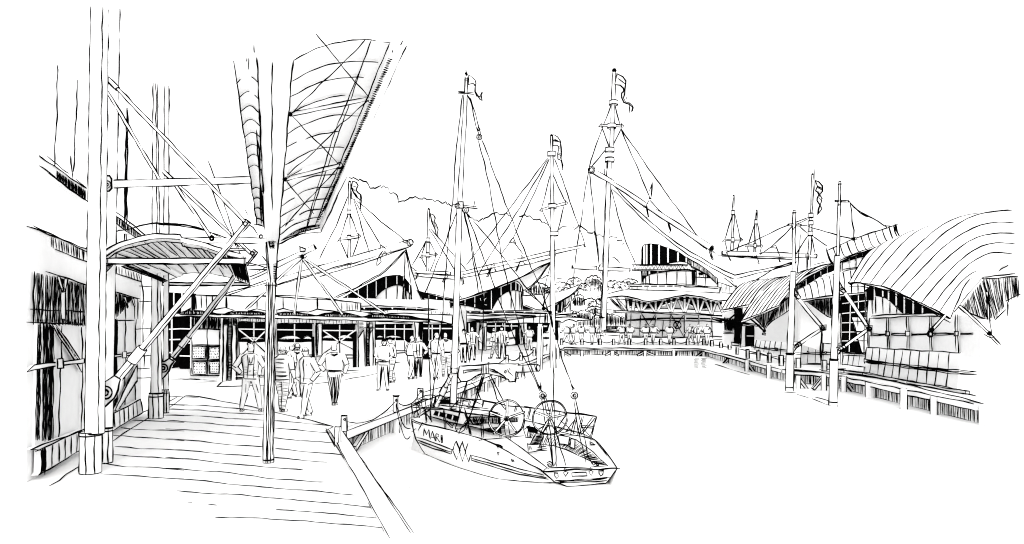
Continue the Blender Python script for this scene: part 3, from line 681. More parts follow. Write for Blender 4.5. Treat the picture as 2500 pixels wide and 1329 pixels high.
pier(S4,'185 290 290 290 280 700 175 690','arched plaster pier behind the furled sail').seg(FA,S4,'190 410 230 365 285 350/195 295 195 400/210 295 208 380/225 295 225 370/240 295 240 360/248 350 245 700/262 350 262 690',2.,.02)
s=M('sill',HALL); s.pan(FA,PX('578 917 652 916 652 922 575 922'),.2,.05,edge=2.2)
# verandah beam, scalloped awning and band above
VA=Pl((FA.a.x+FA.n.x*1.2,FA.a.y+FA.n.y*1.2),(FA.a.x+FA.n.x*1.2+FA.d.x,FA.a.y+FA.n.y*1.2+FA.d.y))
VE=thing('verandah_awning','white scalloped awning on a long fascia beam above the shopfront','awning')
s=M('fascia_beam',VE); s.pan(VA,PX('428 766 655 768 900 775 1049 782 1050 786 900 784 655 777 425 773'),.15,edge=2.6)
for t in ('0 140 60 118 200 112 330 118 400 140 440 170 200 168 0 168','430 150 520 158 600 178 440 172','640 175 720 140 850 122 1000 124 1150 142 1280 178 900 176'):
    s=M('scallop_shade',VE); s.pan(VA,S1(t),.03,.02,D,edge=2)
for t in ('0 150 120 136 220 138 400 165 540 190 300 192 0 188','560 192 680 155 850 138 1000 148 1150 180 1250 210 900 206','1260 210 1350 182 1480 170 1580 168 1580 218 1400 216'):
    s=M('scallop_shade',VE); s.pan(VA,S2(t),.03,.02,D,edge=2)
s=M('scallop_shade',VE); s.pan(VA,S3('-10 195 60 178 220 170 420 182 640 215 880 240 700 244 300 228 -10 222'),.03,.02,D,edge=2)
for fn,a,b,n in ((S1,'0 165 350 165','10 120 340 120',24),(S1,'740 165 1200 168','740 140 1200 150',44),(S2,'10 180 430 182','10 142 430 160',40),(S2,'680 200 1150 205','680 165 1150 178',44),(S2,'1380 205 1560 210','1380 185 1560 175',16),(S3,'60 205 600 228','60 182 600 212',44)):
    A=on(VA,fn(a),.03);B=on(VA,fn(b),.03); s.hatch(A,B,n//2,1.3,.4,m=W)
for t in ('490 105 670 72 800 110 650 160 560 165 480 140','1010 110 1130 88 1280 122 1280 160 1150 130 1000 115'): s=M('scallop_cloth',VE); s.pan(VA,S1(t),.03,.01,edge=2.4)
for t in ('-20 105 65 82 150 110 300 130 440 128 570 90 700 108 880 138 1100 105 1240 130 1580 165 1580 182 1400 175 1240 200 1000 150 800 140 560 185 300 145 100 130 -20 150',): s=M('scallop_cloth',VE); s.pan(VA,S2(t),.03,.0,edge=2.4)
s=M('scallop_cloth',VE); s.pan(VA,S3('-10 150 200 175 340 155 900 160 1230 180 1230 310 1160 300 900 250 480 182 -10 175'),.03,.0,edge=2.4); s.seg(VA,S3,'460 180 700 210 880 238 1180 300/880 245 1050 270 1190 320 1225 310/890 255 905 268 880 280',2.4,.02)
s=M('scallop_cloth',VE); s.pan(VA,S4('0 150 1010 185 1020 205 840 225 560 255 0 285'),.03,.0,edge=2.4); s.seg(VA,S4,'0 185 300 190 600 185 1010 190/0 240 300 240 600 220 1015 195/0 270 300 255 570 240/0 262 280 248',2.2,.02)
s.hatch(on(VA,S4('0 275 560 245'),.02),on(VA,S4('0 295 580 300'),.02),36,2.2,.3); s.pan(VA,S4('570 255 1180 185 1190 295 580 300'),.03,-.02,edge=2.2); s.seg(VA,S4,'835 220 835 290/985 200 985 290/1080 155 1070 295/1150 155 1145 290/1165 155 1162 290/1185 155 1190 295',2.2)
bd=M('band_panel',VE); bd.pan(FA,PX('476 720 536 722 647 724 760 730 860 737 882 740 882 770 650 768 470 765'),.1,.6,edge=2.2)
bd.seg(FA,Z4,'250 1075 430 1085/450 1078 680 1090 860 1080 1100 1090 1456 1130/480 1090 482 1185/488 1090 490 1185/720 1095 720 1180/922 1095 922 1180/1185 1105 1185 1185/1190 1105 1190 1185/250 1090 252 1190/290 1085 292 1180/330 1085 330 1178/375 1085 377 1170',2.4,.62)
bd.pan(FA,Z4('215 1075 245 1075 245 1190 215 1195'),.02,.62,K,edge=0); bd.seg(FA,S2,'865 20 870 130/935 0 935 125/1010 0 1012 130/1040 30 1050 130/1085 5 1090 110/1135 5 1140 100/1160 5 1165 100/1210 0 1215 155',2.,.62)
# beams over the band: black slotted gutter
gt=M('slotted_gutter',HALL)
gt.pan(FA,S3('-150 45 400 45 900 85 1020 95 900 110 400 105 -150 105'),.1,.5,edge=2.2); gt.pan(FA,S3('-140 68 400 68 880 95 860 108 400 98 -140 98'),.02,.52,K,edge=0)
for x in (-65,350,550,705): gt.pan(FA,S3(f'{x-16} 66 {x+16} 66 {x} 96'),.01,.54,W,edge=0)
gt.pan(FA,S4('0 95 700 105 1180 130 1240 160 1180 160 700 145 0 150'),.1,.5,edge=2.2); gt.pan(FA,S4('0 120 700 124 1180 145 1180 155 700 140 0 140'),.02,.52,K,edge=0)
for x in (50,215,385,550,705,850,980): gt.pan(FA,S4(f'{x-14} 120 {x+14} 122 {x+12} 140 {x-12} 140'),.01,.54,W,edge=0)
gt.seg(FA,S3,'30 105 32 135/120 105 122 150/275 105 278 140/430 105 432 140/920 115 930 165/960 115 965 150/980 115 985 150/1020 95 1025 110/1060 130 1065 155/1085 130 1090 160/1110 130 1115 165/1140 135 1145 175/1165 140 1170 170/1190 145 1195 180',2.,.52)
# verandah column standing in the water and its braces
s=M('verandah_column',None,'round verandah column standing in the water right of the boom','column')
Zv=43.; k=Zv/F; s.tube(P(1317,907,Zv),P(1319,797,Zv),7*k,6.5*k,14,2.6,'',1)
# ---------------------------------------------------------------- tent roofs
WA=Zp(46.)
def arch(label,black,mull,wall,fn,o=0.):
    w_=M('gable_wall',HALL); w_.pan(WA,fn(wall),.2,o-.1,edge=0)
    f=M('arch_window',HALL,label); f.pan(WA,fn(black),.08,o,D,edge=2.2)
    for x,y0,y1,y2_ in mull:
        a,b=on(WA,fn(x,y0,x,y1),o+.03); g=V((.9*46/F,0,0)); f.prism([a-g,b-g,b+g,a+g],V((0,.03,0)))
        w_.ln(on(WA,fn(x,y1,x,y2_),o),2.2)
    return f
arch('left swooping black arch window under the tent roof','165 1100 310 1025 385 983 460 945 520 922 560 915 600 908 650 905 678 915 700 935 722 960 740 990 752 1020 755 1070 740 1065 715 1035 690 1000 660 985 630 980 595 985 560 1000 530 1018 500 1040 470 1070 440 1105 425 1125 400 1138 365 1112 330 1102 240 1112',
  ((228,1065,1110,1115),(315,1022,1105,1150),(388,980,1120,1140),(460,945,1085,1145),(540,918,1010,1150),(628,907,980,1150),(682,918,1000,1150),(730,975,1050,1150)),
  '150 1100 560 925 640 915 700 940 750 1070 748 1155 330 1160 160 1130',Z7)
s=REG[-2].m if False else None
e_=M('gable_wall',HALL); e_.seg(WA,Z7,'700 930 690 1150/705 950 703 1150/745 1060 742 1155/752 1060 748 1140/0 1090 330 1115',2.2,.04); e_.pan(WA,Z7('455 1095 510 1100 508 1115 500 1118 500 1145 492 1145 490 1115 455 1110'),.03,.04,K,edge=1.5); e_.pan(WA,Z7('745 1130 880 1150 880 1160 745 1155'),.03,.04,K,edge=1.5)
arch('right swooping black arch window under the tent roof','140 880 330 825 520 765 680 705 830 655 935 620 1050 570 1110 600 1150 650 1190 745 1180 765 1150 745 1100 732 1030 725 960 735 900 760 840 800 780 850 730 915 690 980 670 1030 520 1045 400 1005 290 972 160 960 125 965',
  ((235,870,975,1045),(393,810,1005,1045),(540,770,830,840),(662,720,1025,1030),(820,660,805,1030),(980,600,740,1030),(1060,580,725,1040),(1113,610,735,1040),(1150,660,745,1040)),
  '100 880 1000 610 1190 740 1185 1045 100 1050',S5)
e_.seg(WA,S5,'1190 760 1185 1040/1165 750 1160 1035/935 620 965 740 1000 880 1040 1020',2.2,.04)
bal=M('balcony_rail',HALL); bal.pan(WA,S5('130 928 560 930 560 942 130 940'),.03,.06,W,edge=1.6); bal.pan(WA,S5('470 830 540 840 535 855 480 845'),.02,.06,W,edge=1.6); bal.pan(WA,S5('530 770 545 770 550 1030 535 1030'),.02,.06,W,edge=1.6); bal.seg(WA,S5,'540 850 550 900/545 880 580 850/480 850 490 890',2.4,.08,W); bal.seg(WA,S5,'550 960 590 965',2,.07,W)
e_=M('gable_wall',HALL); e_.pan(WA,Z7('795 1030 1090 1100 1090 1170 880 1160 830 1100'),.1,.1,edge=1.6)
f=M('arch_window',HALL,'low dark slot window in the valley between the tent roofs'); f.pan(WA,Z7('800 1038 950 1075 1090 1105 1085 1150 1050 1170 960 1140 890 1160 850 1110'),.05,.15,D,edge=2)
for x in (885,950,1010): f.pan(WA,Z7(f'{x-3} 1065 {x+3} 1065 {x+3} 1165 {x-3} 1165'),.03,.18,W,edge=0)
f.pan(WA,Z7('850 1093 1100 1118 1100 1130 850 1102'),.03,.2,W,edge=1.6); f.pan(WA,Z7('905 1165 930 1145 980 1142 1045 1165'),.03,.2,W,edge=1.6)
def roof(label,rowspec,th=.1):
    s=M('tent_roof',HALL,label)
    rows=[resamp(pz(fn(t),za,zb),16) for fn,t,za,zb in rowspec]
    s.grid(rows,th=(0,0,-th)); return s,rows
s,r=roof('left tent roof sweeping up to a sharp peak',[(Z7,'0 918 230 845 470 768 700 692',45,46),(Z7,'0 1000 240 930 470 830 698 700',43.5,45.6),(Z7,'0 1085 110 1088 300 1003 480 900 600 800 697 700',41.5,45.2)])
s.ln(pz(Z7('110 1092 300 1003 480 900 600 803 697 700'),41.4,45.1),2.6); s.ln(pz(Z7('115 1100 305 1012 485 908 605 812 700 708'),41.3,45.1),2.2)
s.ln(pz(Z4('430 1090 560 1040 660 1010 800 960')+Z4('875 1020'),29,30),2.4); s.ln(pz(Z4('245 1190 430 1100 640 1030 800 985'),28.8,30),2.2); s.ln(pz(Z4('650 935 720 910 800 880'),30),2.2); s.ln(pz(Z4('660 960 800 905'),30),2.2)
s,r=roof('left tent roof lower slope behind the column',[(Z4,'450 1078 870 985',33,33),(Z4,'860 1082 1000 1040',36,36),(Z7,'0 918 20 912',36,36)]) if False else (None,None)
lo=M('tent_roof',HALL,'low white slope of the left tent roof behind the column'); A=resamp(pz(Z4('430 1087 640 1030 870 1010')+Z7('5 918'),44,45),12); B=resamp(pz(Z4('450 1078 680 1090 1100 1090 1230 1100')+Z7('110 1090'),40.5,41.5),12); lo.grid([A,B],th=(0,0,-.05))
s,r=roof('steep right fall of the left tent peak',[(Z7,'700 690 705 735 712 780 722 850 740 960 748 1030 752 1075',45.5,45.9),(Z7,'702 690 720 770 745 850 770 940 800 1040 840 1100 885 1158',45.6,46.3)])
for t in ('700 695 692 800 688 900 678 1000 672 1150','700 690 722 770 745 850 770 940 800 1040 840 1100 885 1158','708 700 730 790 752 870 778 960 808 1050 845 1105 880 1155','702 690 712 780 726 880 740 980 752 1075'): s.ln(pz(Z7(t),45.4),2.3)
s,r=roof('valley roof between the two tent peaks',[(Z7,'735 905 900 918 1095 938',48,48),(Z7,'790 1020 900 1055 1095 1100',47,47)])
s.ln(pz(Z7('745 905 900 920 1095 940'),47.9),2.2); s.ln(pz(Z7('795 1030 870 1060 980 1085 1090 1105'),46.7),2.6); s.ln(pz(Z7('800 1042 980 1093 1090 1113'),46.7),2.2); s.ln(pz(Z7('735 830 760 850 790 870'),47),2.2)
s,r=roof('right tent roof hanging from the sloping spar up to the tall mast',[(S5,'130 535 400 490 850 395 1300 290 1640 205',46.2,45.4),(S5,'140 700 420 640 860 500 1320 350 1645 225',45.8,45.2),(S5,'130 880 380 805 700 690 940 600 1200 480 1400 370 1650 240',45.4,45.0)])
s.ln(pz(S5('140 535 400 490 850 395 1300 288 1640 205'),45.8,45.2),2.5); s.ln(pz(S5('130 880 380 805 700 690 940 600 1200 480 1400 370 1660 240'),45.2,44.9),2.6); s.ln(pz(S5('140 890 385 815 705 703 945 612 1205 492 1410 382 1660 262'),45.2,44.9),2.3)
s,r=roof('right fall of the right tent roof',[(S5,'1050 570 1110 600 1150 650 1185 735',46,46),(S5,'1300 440 1280 560 1240 640 1190 735',45.8,45.8),(S5,'1650 255 1500 420 1400 560 1300 660 1190 740',45.3,45.3)])
s.ln(pz(S5('1050 570 1110 600 1150 650 1185 735'),45.7),2.2)
s.ln(pz(S5('1645 250 1590 310 1500 420 1400 555 1300 655 1190 735'),45.),2.5); s.ln(pz(S5('1655 265 1605 325 1515 435 1415 570 1310 668 1200 745'),45.),2.3)
s=M('wing_roof',HALL,'curved wing roof at the right end of the hall below the trees'); A=resamp(pz(S5('1170 805 1350 800 1500 790 1640 765'),45.),10); B=resamp(pz(S5('1180 955 1280 1000 1400 1045 1500 1040 1600 985 1690 945'),44.5),10)
s.grid([A,B],th=(0,0,-.05)); s.ln(pz(S5('1170 808 1350 800 1500 788 1625 765'),44.9),2.3); s.ln(pz(S5('1190 955 1290 1000 1390 1042 1480 1045'),44.4),2.3); s.ln(pz(S5('1185 975 1280 1018 1340 1040'),44.4),2.3); s.pan(Zp(44.6),S5('1185 985 1290 1025 1340 1045 1185 1040'),.05,0,D,edge=1.5)
# ---------------------------------------------------------------- end pavilion
PV=thing('end_pavilion','small pavilion with upswept roof and dark slatted window right of the tall mast','pavilion'); pp=Zp(50.)
s=M('wall',PV); s.pan(pp,S5('1680 960 1990 770 1950 1090 1670 1095'),.15,edge=0); s.seg(pp,S5,'1920 830 1925 900/1960 790 1965 900/1945 910 1940 1085/1855 870 1850 1080/1865 870 1862 1080/1820 1000 1822 1090',2.2,.02)
s.pan(pp,S5('1930 905 1955 900 1900 1000 1840 1030 1820 1020 1880 985'),.05,.1,edge=2)
s=M('window',PV); s.pan(pp,S5('1690 985 1840 885 1845 1000 1790 1090 1740 1090 1740 1050 1680 1060'),.05,.05,D,edge=1.8)
for a in ('1740 960 1750 960 1745 1050 1738 1050','1805 910 1815 905 1805 1090 1795 1090'): s.pan(pp,S5(a),.02,.08,W,edge=0)
s=M('roof',PV); A=resamp(pz(S5('1665 770 1850 725 2110 635'),53),10); B=resamp(pz(S5('1680 955 1800 895 1930 820 2030 740 2105 650'),49.6),10); s.grid([A,B],th=(0,0,-.05)); s.ln(pz(S5('1665 770 1850 725 2115 632'),52.9),2.3); s.ln(pz(S5('1690 945 1800 885 1930 810 2030 730 2105 640'),49.4),2.5); s.ln(pz(S5('1690 958 1800 900 1930 825 2040 745 2100 665'),49.4),2.3)
s=M('eave_beam',PV); s.pan(pp,S5('1640 1100 1800 1110 2050 1110 2050 1145 1800 1130 1630 1130'),.1,.3,edge=2.2); s.seg(pp,S5,'1790 1105 2040 1100/2050 1090 2050 1150/1630 1160 1690 1165',2.2,.32)
s=M('scallop_awning',PV); s.pan(pp,S5('1690 1165 1900 1150 2300 1200 2290 1212 2060 1205 2040 1235 1990 1210 1920 1198 1860 1215 1810 1260 1770 1230 1690 1220'),.06,.25,edge=2.4); s.pan(pp,S5('1680 1222 1740 1225 1740 1329 1680 1329'),.05,.1,D,edge=1.5); s.pan(pp,S5('1745 1225 1780 1240 1770 1329 1745 1329'),.05,.1,edge=2)
# lower panels between the verandah column and far dock
s=M('far_screen',None,'low white slatted screen between the verandah column and the tall mast','screen'); fp=Zp(52.)
s.pan(fp,S4('1105 330 1215 400 1215 770 1110 740'),.1,edge=0); s.seg(fp,S4,'1115 440 1215 440/1115 510 1215 510/1115 525 1215 525/1110 630 1150 640 1190 605 1195 640/1110 740 1215 740/1175 600 1180 720/1115 770 1215 760',2.2,.02); s.pan(fp,S4('1110 300 1230 290 1190 400 1120 450'),.03,.03,D,edge=1.5); s.pan(fp,S4('1125 330 1190 330 1185 360 1125 362'),.03,.06,edge=2.4)
s.pan(fp,S4('1280 270 1340 270 1345 550 1285 530'),.05,.0,D,edge=1.5)
# ---------------------------------------------------------------- booms, braces
def boom(label,pts,Z0,Z1_,wd,extra=None):
    T=thing('boom',label,'boom','roof booms of the market hall'); a,b=pz(pts,Z0,Z1_); s=M('spar',T); k=(Z0+Z1_)/2/F
    s.tube(a,b,wd/2*Z0/F,wd/2*Z1_/F,12,2.6,'ab'); return T,a,b
T,a,b=boom('short boom crossing behind the column with a fan of braces at its tip',PX('607 680 766 605'),22,22,11)
s=M('spar_cap',T); s.tube(P(760,608,21.9),P(769,603,21.9),6*22/F,None,12,2.8,'b'); s.pan(Zp(21.8),Z4('1050 705 1095 725 1092 742 1052 742'),.05,edge=2.8)
s.blob(P(738,626,21.8),5*22/F); s.seg(Zp(21.7),Z4,'1040 775 1105 770/1055 785 1065 800 1090 790 1105 775/650 850 800 845/650 885 800 880/655 940 805 880',2.8)
for x,y,Ze,lab in ((678,684,22,''),(719,764,27,''),(835,766,27,''),(940,765,29,'')):
    s=M('brace',T); s.tube(P(737,628,21.9),P(x,y,Ze),2.6*22/F,2.2*Ze/F,8,2.4,'')
s=M('brace',T); s.tube(P(656,705,22),P(600,757,25),2.2*22/F,2.*25/F,8,2.4,'')
T,a,b=boom('long boom rising from the column to the left tent peak, with three pen lines',PX('675 689 1001 594'),44.5,45,16)
s=M('spar_cap',T); c=P(1001,593,44.8); s.ring(c,8*45/F,(.3,1,0),2.8); s.tube(P(997,594,45),P(1004,591,44.7),6*45/F,None,12,2.6,'b'); s.pan(Zp(44.6),Z7('680 615 720 632 715 645 682 640'),.05,edge=2.8)
s=M('lower_chord',T); s.ln(pz(Z7('0 918 230 845 470 768 700 690'),44.4,44.9),2.4); s.ln(pz(Z4('865 1000 1100 930 1300 870 1456 830'),44.2,44.5),2.2); s.ln(pz(Z4('790 990 850 1005 920 990'),44),2.6)
clamps(T,Z7,('490 655 540 690','495 655 490 700','515 705 475 770 460 825','528 712 490 775 500 795 462 828','530 705 545 738','520 720 545 740','525 712 548 730','570 700 590 725'),38,2.6)
T,a,b=boom('sloping spar right of the boat mast, pinned to the tall mast',PX('1122 669 1343 618'),45,45,8)
s=M('spar_tip',T); s.tube(P(1357,615,45),P(1428,601,45),4*45/F,3*45/F,10,2.6,'b'); s.pan(Zp(44.8),S5('2165 0 2195 10 2165 20'),.05,0,K,edge=2)
s=M('collar',T); s.tube(P(1348,625,45),P(1350,611,45),7.5*45/F,None,12,3,'ab'); s.pan(Zp(44.7),S5('1610 100 1640 100 1640 140 1610 140'),.05,edge=2.6)
clamps(T,S5,('170 500 195 630','190 500 215 620 180 635','200 490 225 520','660 345 590 490','675 350 610 500 575 500','580 495 610 505','650 335 710 280 720 320 690 325','705 370 735 420','720 370 745 415','1140 245 1055 410','1120 270 1080 400 1040 415','1050 410 1080 420','1140 210 1150 160 1200 205 1135 210','1130 150 1150 160','1180 265 1205 300 1220 290','1275 255 1300 320','160 440 165 430','215 440 215 465','140 860 165 820 185 860'),44.5,2.6)
T,a,b=boom('short level spar between the small flag mast and the boat mast',PX('1004 664 1100 668'),48,48,6)
clamps(T,Z7,('780 880 800 890 780 940 770 965','800 890 805 915','775 960 790 940','1020 880 1045 905 1030 930 1015 920','1020 910 990 970 980 985','1030 925 1000 975 990 1000','1015 870 1030 890'),47.8,2.6)
s=M('lower_chord',T); s.ln(pz(Z7('735 895 900 895 1095 908'),48),2.3)
# ================================================================ flag masts
def flagcloth(label,outline,folds,fn,Z):
    s=M('flag',None,label,'flag','flags flying from the masts'); pl=Zp(Z); p=on(pl,fn(outline)); n=len(p)
    q=[v+V((0,.12*math.sin(i*1.3),0)) for i,v in enumerate(p)]; s.prism(q,V((0,.02,0))); s.ln(q+[q[0]],2.9)
    for t in folds.split('/'): s.ln(on(pl,fn(t),.08),2.6)
def rigmast(label,Z,fn,pole,spr,stays,cols,grp,wd=(6,5),sprw=5,top=None):
    T=thing('flag_mast',label,'mast',grp); k=Z/F
    s=M('pole',T); q=fn(pole); s.tube(P(*q[0],Z),P(*q[1],Z),wd[0]/2*k,wd[1]/2*k,8,2.4,'')
    for t in pole and cols: 
        c=P(*fn(*t)[0],Z); s2=M('collar',T); s2.tube(c-V((0,0,5*k)),c+V((0,0,5*k)),wd[0]*.75*k,None,8,2.8,'ab')
    if top:
        s2=M('topmast',T); q=fn(top); s2.tube(P(*q[0],Z),P(*q[1],Z),wd[1]*.45*k,wd[1]*.35*k,8,2.2,'b'); s2.blob(P(*q[1],Z),wd[1]*.6*k)
    if spr:
        s2=M('spreader',T); q=fn(spr); a,b=P(*q[0],Z),P(*q[1],Z); s2.tube(a,b,sprw/2*k,None,8,2.4,''); s2.pan(Zp(Z-.1),[(q[0][0]-4,q[0][1]+3),(q[0][0]+2,q[0][1]-5),(q[0][0]+3,q[0][1]+4)],.05,edge=2.6); s2.pan(Zp(Z-.1),[(q[1][0]-2,q[1][1]-6),(q[1][0]+4,q[1][1]),(q[1][0]-1,q[1][1]+5)],.05,edge=2.6)
    for t in stays:
        s2=M('stay',T); z1=Z
        if t.startswith('>'): z1=float(t[1:].split()[0]); t=' '.join(t.split()[1:])
        s2.ln(pz(fn(t),Z,z1),2.3,.8)
    return T
FM='flag masts over the market hall roofs'
rigmast('left flag mast with tilted spreader behind the left tent roof',50,Z7,'242 845 239 360','165 615 322 590',['232 400 170 612','245 402 310 575','168 630 236 780','318 600 262 780','>34 240 250 130 510 0 775','>42 278 285 340 510 410 735','>42 280 290 490 650','>45.5 300 295 500 470 690 620'],[(240,395),(240,600)],FM,(6,5),5,'240 350 246 145')
flagcloth('flag drooping in two folds from the left flag mast','268 140 295 150 312 175 308 195 300 215 310 235 330 250 340 290 338 330 336 370 330 330 325 290 300 270 285 240 262 190','268 180 300 190/265 195 290 225/285 235 312 280/262 220 258 285 290 290/330 255 335 300',Z7,49.9)
rigmast('small flag mast with tilted spreader between the tent peaks',52,Z7,'875 890 881 615','828 752 944 738',['865 620 830 740','885 615 940 725','825 765 875 860','945 750 893 880','>48 865 622 748 835','>47 888 530 1000 700 1095 865','>46 905 530 1050 700 1200 870'],[(880,620),(878,740)],FM,(6,5),4,'881 600 885 368')
flagcloth('flag drooping from the small flag mast between the tent peaks','900 402 925 415 940 440 935 470 950 490 962 530 955 560 962 602 945 570 935 530 920 500 908 470','905 465 930 475/930 475 940 510/945 480 955 520',Z7,51.9)
rigmast('tall flag mast with long diamond stays standing in the water beside the sloping spar',44.4,R2,'848 2135 842 760','768 1025 940 980',['825 790 772 1015','848 780 935 975','775 1035 838 1170','925 1000 875 1190','>45 812 668 560 1000 310 1329 250 1405','>45 818 672 620 1010 420 1329 330 1480','>45 825 675 690 970 575 1215 490 1329','>45 860 670 960 950 1068 1262','>45 572 1215 548 1248 590 1255 572 1215','>45 575 1240 640 1329','840 1560 800 1640 775 1690'],[(838,640),(843,1000),(856,1190)],FM,(13,6),5,'841 760 838 512')
flagcloth('flag curling from the tall flag mast in the water','850 508 880 520 900 550 902 580 905 600 908 640 905 665 918 720 912 750 905 690 880 675 880 635 890 600 880 585 848 585','855 535 900 560/850 545 890 555/880 630 905 640/880 640 902 650/885 605 890 585',R2,44.3)
s=M('mast_stay',None,'slack rope pair falling from the tall flag mast foot to the verandah','rope'); s.ln(pz(S5('1630 1110 1665 1329'),44),2.4); s.ln(pz(S5('1610 1120 1650 1329'),44),2.4); s.blob(P(1343,763,44),5*44/F); s.blob(P(1327,754,44.2),5*44/F); s.ln(pz(S5('1510 1030 1640 965'),44),2.8); s.ln(pz(S5('1520 1040 1640 1100'),44),2.6); s.ln(pz(S5('1190 720 1450 920 1600 1080'),44),2.4); s.ln(pz(S5('1610 320 1540 640 1500 1030'),44.5),2.2)
# leaning mast with long boom on the far quay
T=rigmast('tall leaning mast with cross spreader and long boom on the far quay',58,R3,'244 1740 287 640','230 415 370 420',['>60 297 280 240 440 165 640 150 720 118 915','>60 115 950 85 1150 60 1329','>58 160 730 190 1050 218 1329','322 280 352 410','235 425 285 560','362 435 303 560','275 560 168 685','>56 358 435 450 650 548 880','>52 360 435 600 780 870 1150','>56 300 830 340 1000 400 1190 455 1315'],[(287,640),(288,575),(300,420),(313,270)],'big masts on the far quay',(14,10),4,'300 560 318 60')
s=M('shaft_line',T); s.ln(pz(R3('275 640 258 1000 235 1740'),57.6),2.3); s.tube(P(*R3(280,760)[0],57.8),P(*R3(280,700)[0],57.8),.28,None,8,2.6,'')
s=M('boom',T); q=R3('170 705 305 785'); s.tube(P(*q[0],57.5),P(*q[1],57.5),.17,.14,10,2.6,''); s.ring(P(*q[0],57.3),.27,(.5,1,0),2.8); s.ring(P(*q[0],57.25),.17,(.5,1,0),2.4)
q=R3('300 785 948 1212'); s.tube(P(*q[0],57.5),P(*q[1],50),.12,.17,10,2.6,'b'); s.ln(pz(R3('310 800 480 925 700 1065 920 1220'),57.4,49.8),2.4); s.blob(P(*R3(950,1216)[0],49.8),.16)
clamps(T,R3,('548 880 560 895 545 890 548 880','550 900 640 1000','545 900 520 945','525 935 535 1005','530 940 540 1010 528 1010','515 935 505 950','525 935 515 955','635 990 650 1010 632 1005','660 1030 680 1100','668 1035 685 1095 675 1112','640 1030 665 1045','868 1140 880 1160 862 1155','925 1205 955 1290','932 1205 962 1285 950 1292','915 1225 930 1195 938 1220','940 1200 958 1215 950 1225','555 880 565 785 545 840'),54,2.8)
s=M('low_spar',T); q=R4('460 360 690 372'); s.tube(P(*q[0],58),P(*q[1],58),.13,None,8,2.4,'ab'); q=R4('705 375 1010 388'); s.tube(P(*q[0],58),P(*q[1],58),.13,.11,8,2.4,'b')
for t in ('455 345 455 375 470 365 455 345','740 325 705 370 740 430','670 365 690 350 690 380','1005 375 1000 410 1015 400','475 375 470 545','685 30 700 180 715 350'): s.ln(pz(R4(t),57.8),2.4)
s=M('foot_clamp',T); s.ln(pz(R4('710 840 770 845'),57.5),4); s.ln(pz(R4('735 800 735 840'),57.5),2.4); s.ln(pz(R4('720 1012 765 1020'),57.5),3.5); s.pan(Zp(57.9),R4('715 830 765 832 765 850 715 848'),.05,edge=2.4)
flagcloth('flag with a long curling tail on the leaning mast','332 78 375 95 395 125 393 155 388 185 385 215 378 235 390 262 415 275 435 295 430 325 438 300 415 280 380 268 365 235 368 205 383 192 380 175 355 158 322 152','340 108 390 148/335 95 342 82/395 230 398 245/412 275 418 300 415 338/430 285 440 300 436 325',R3,57.9)
# ================================================================ hills and trees
s=HILL=M('hills',None,kind='structure')
rid=[]
for fn,t in ((Z7,'-900 330 -500 230 -200 160 220 125 260 118 330 125 390 165 420 195 470 195 520 183 560 190'),(Z7,'560 230 630 270 640 310 690 310 740 275 800 285 870 290 950 300 1000 320 1090 335 1160 400 1220 440 1300 465 1350 440 1450 400 1500 410 1560 430'),(R2,'605 1078 660 1060 720 1090 800 1125 870 1160 920 1145 970 1165 1030 1135 1080 1170 1190 1205 1270 1215'),(PX,'1560 625 1700 640 1900 650 2300 700 2700 740')):
    rid+=fn(t)
rp=[]
for (x0,y0),(x1,y1) in zip(rid,rid[1:]):
    n=max(1,int(abs(x1-x0)/5))
    for k in range(n): rp.append((x0+(x1-x0)*k/n+RND.uniform(-3.5,3.5), y0+(y1-y0)*k/n+RND.uniform(-5,4)*(1 if k else .3)))
rp.append(rid[-1])
top=[P(x,y,620) for x,y in rp]; bot=[P(x,HY+2.4*F/430,430) for x,y in rp]
s.grid([top,[a.lerp(b,.5)+V((0,0,8)) for a,b in zip(top,bot)],bot]); 
def run(x0,x1): s.ln([P(x,y,618) for x,y in rp if x0<=x<=x1],2.8,.8)
run(850,950); run(943,1108); run(1146,1250); run(1262,1352); run(1362,1385); run(1392,1525)
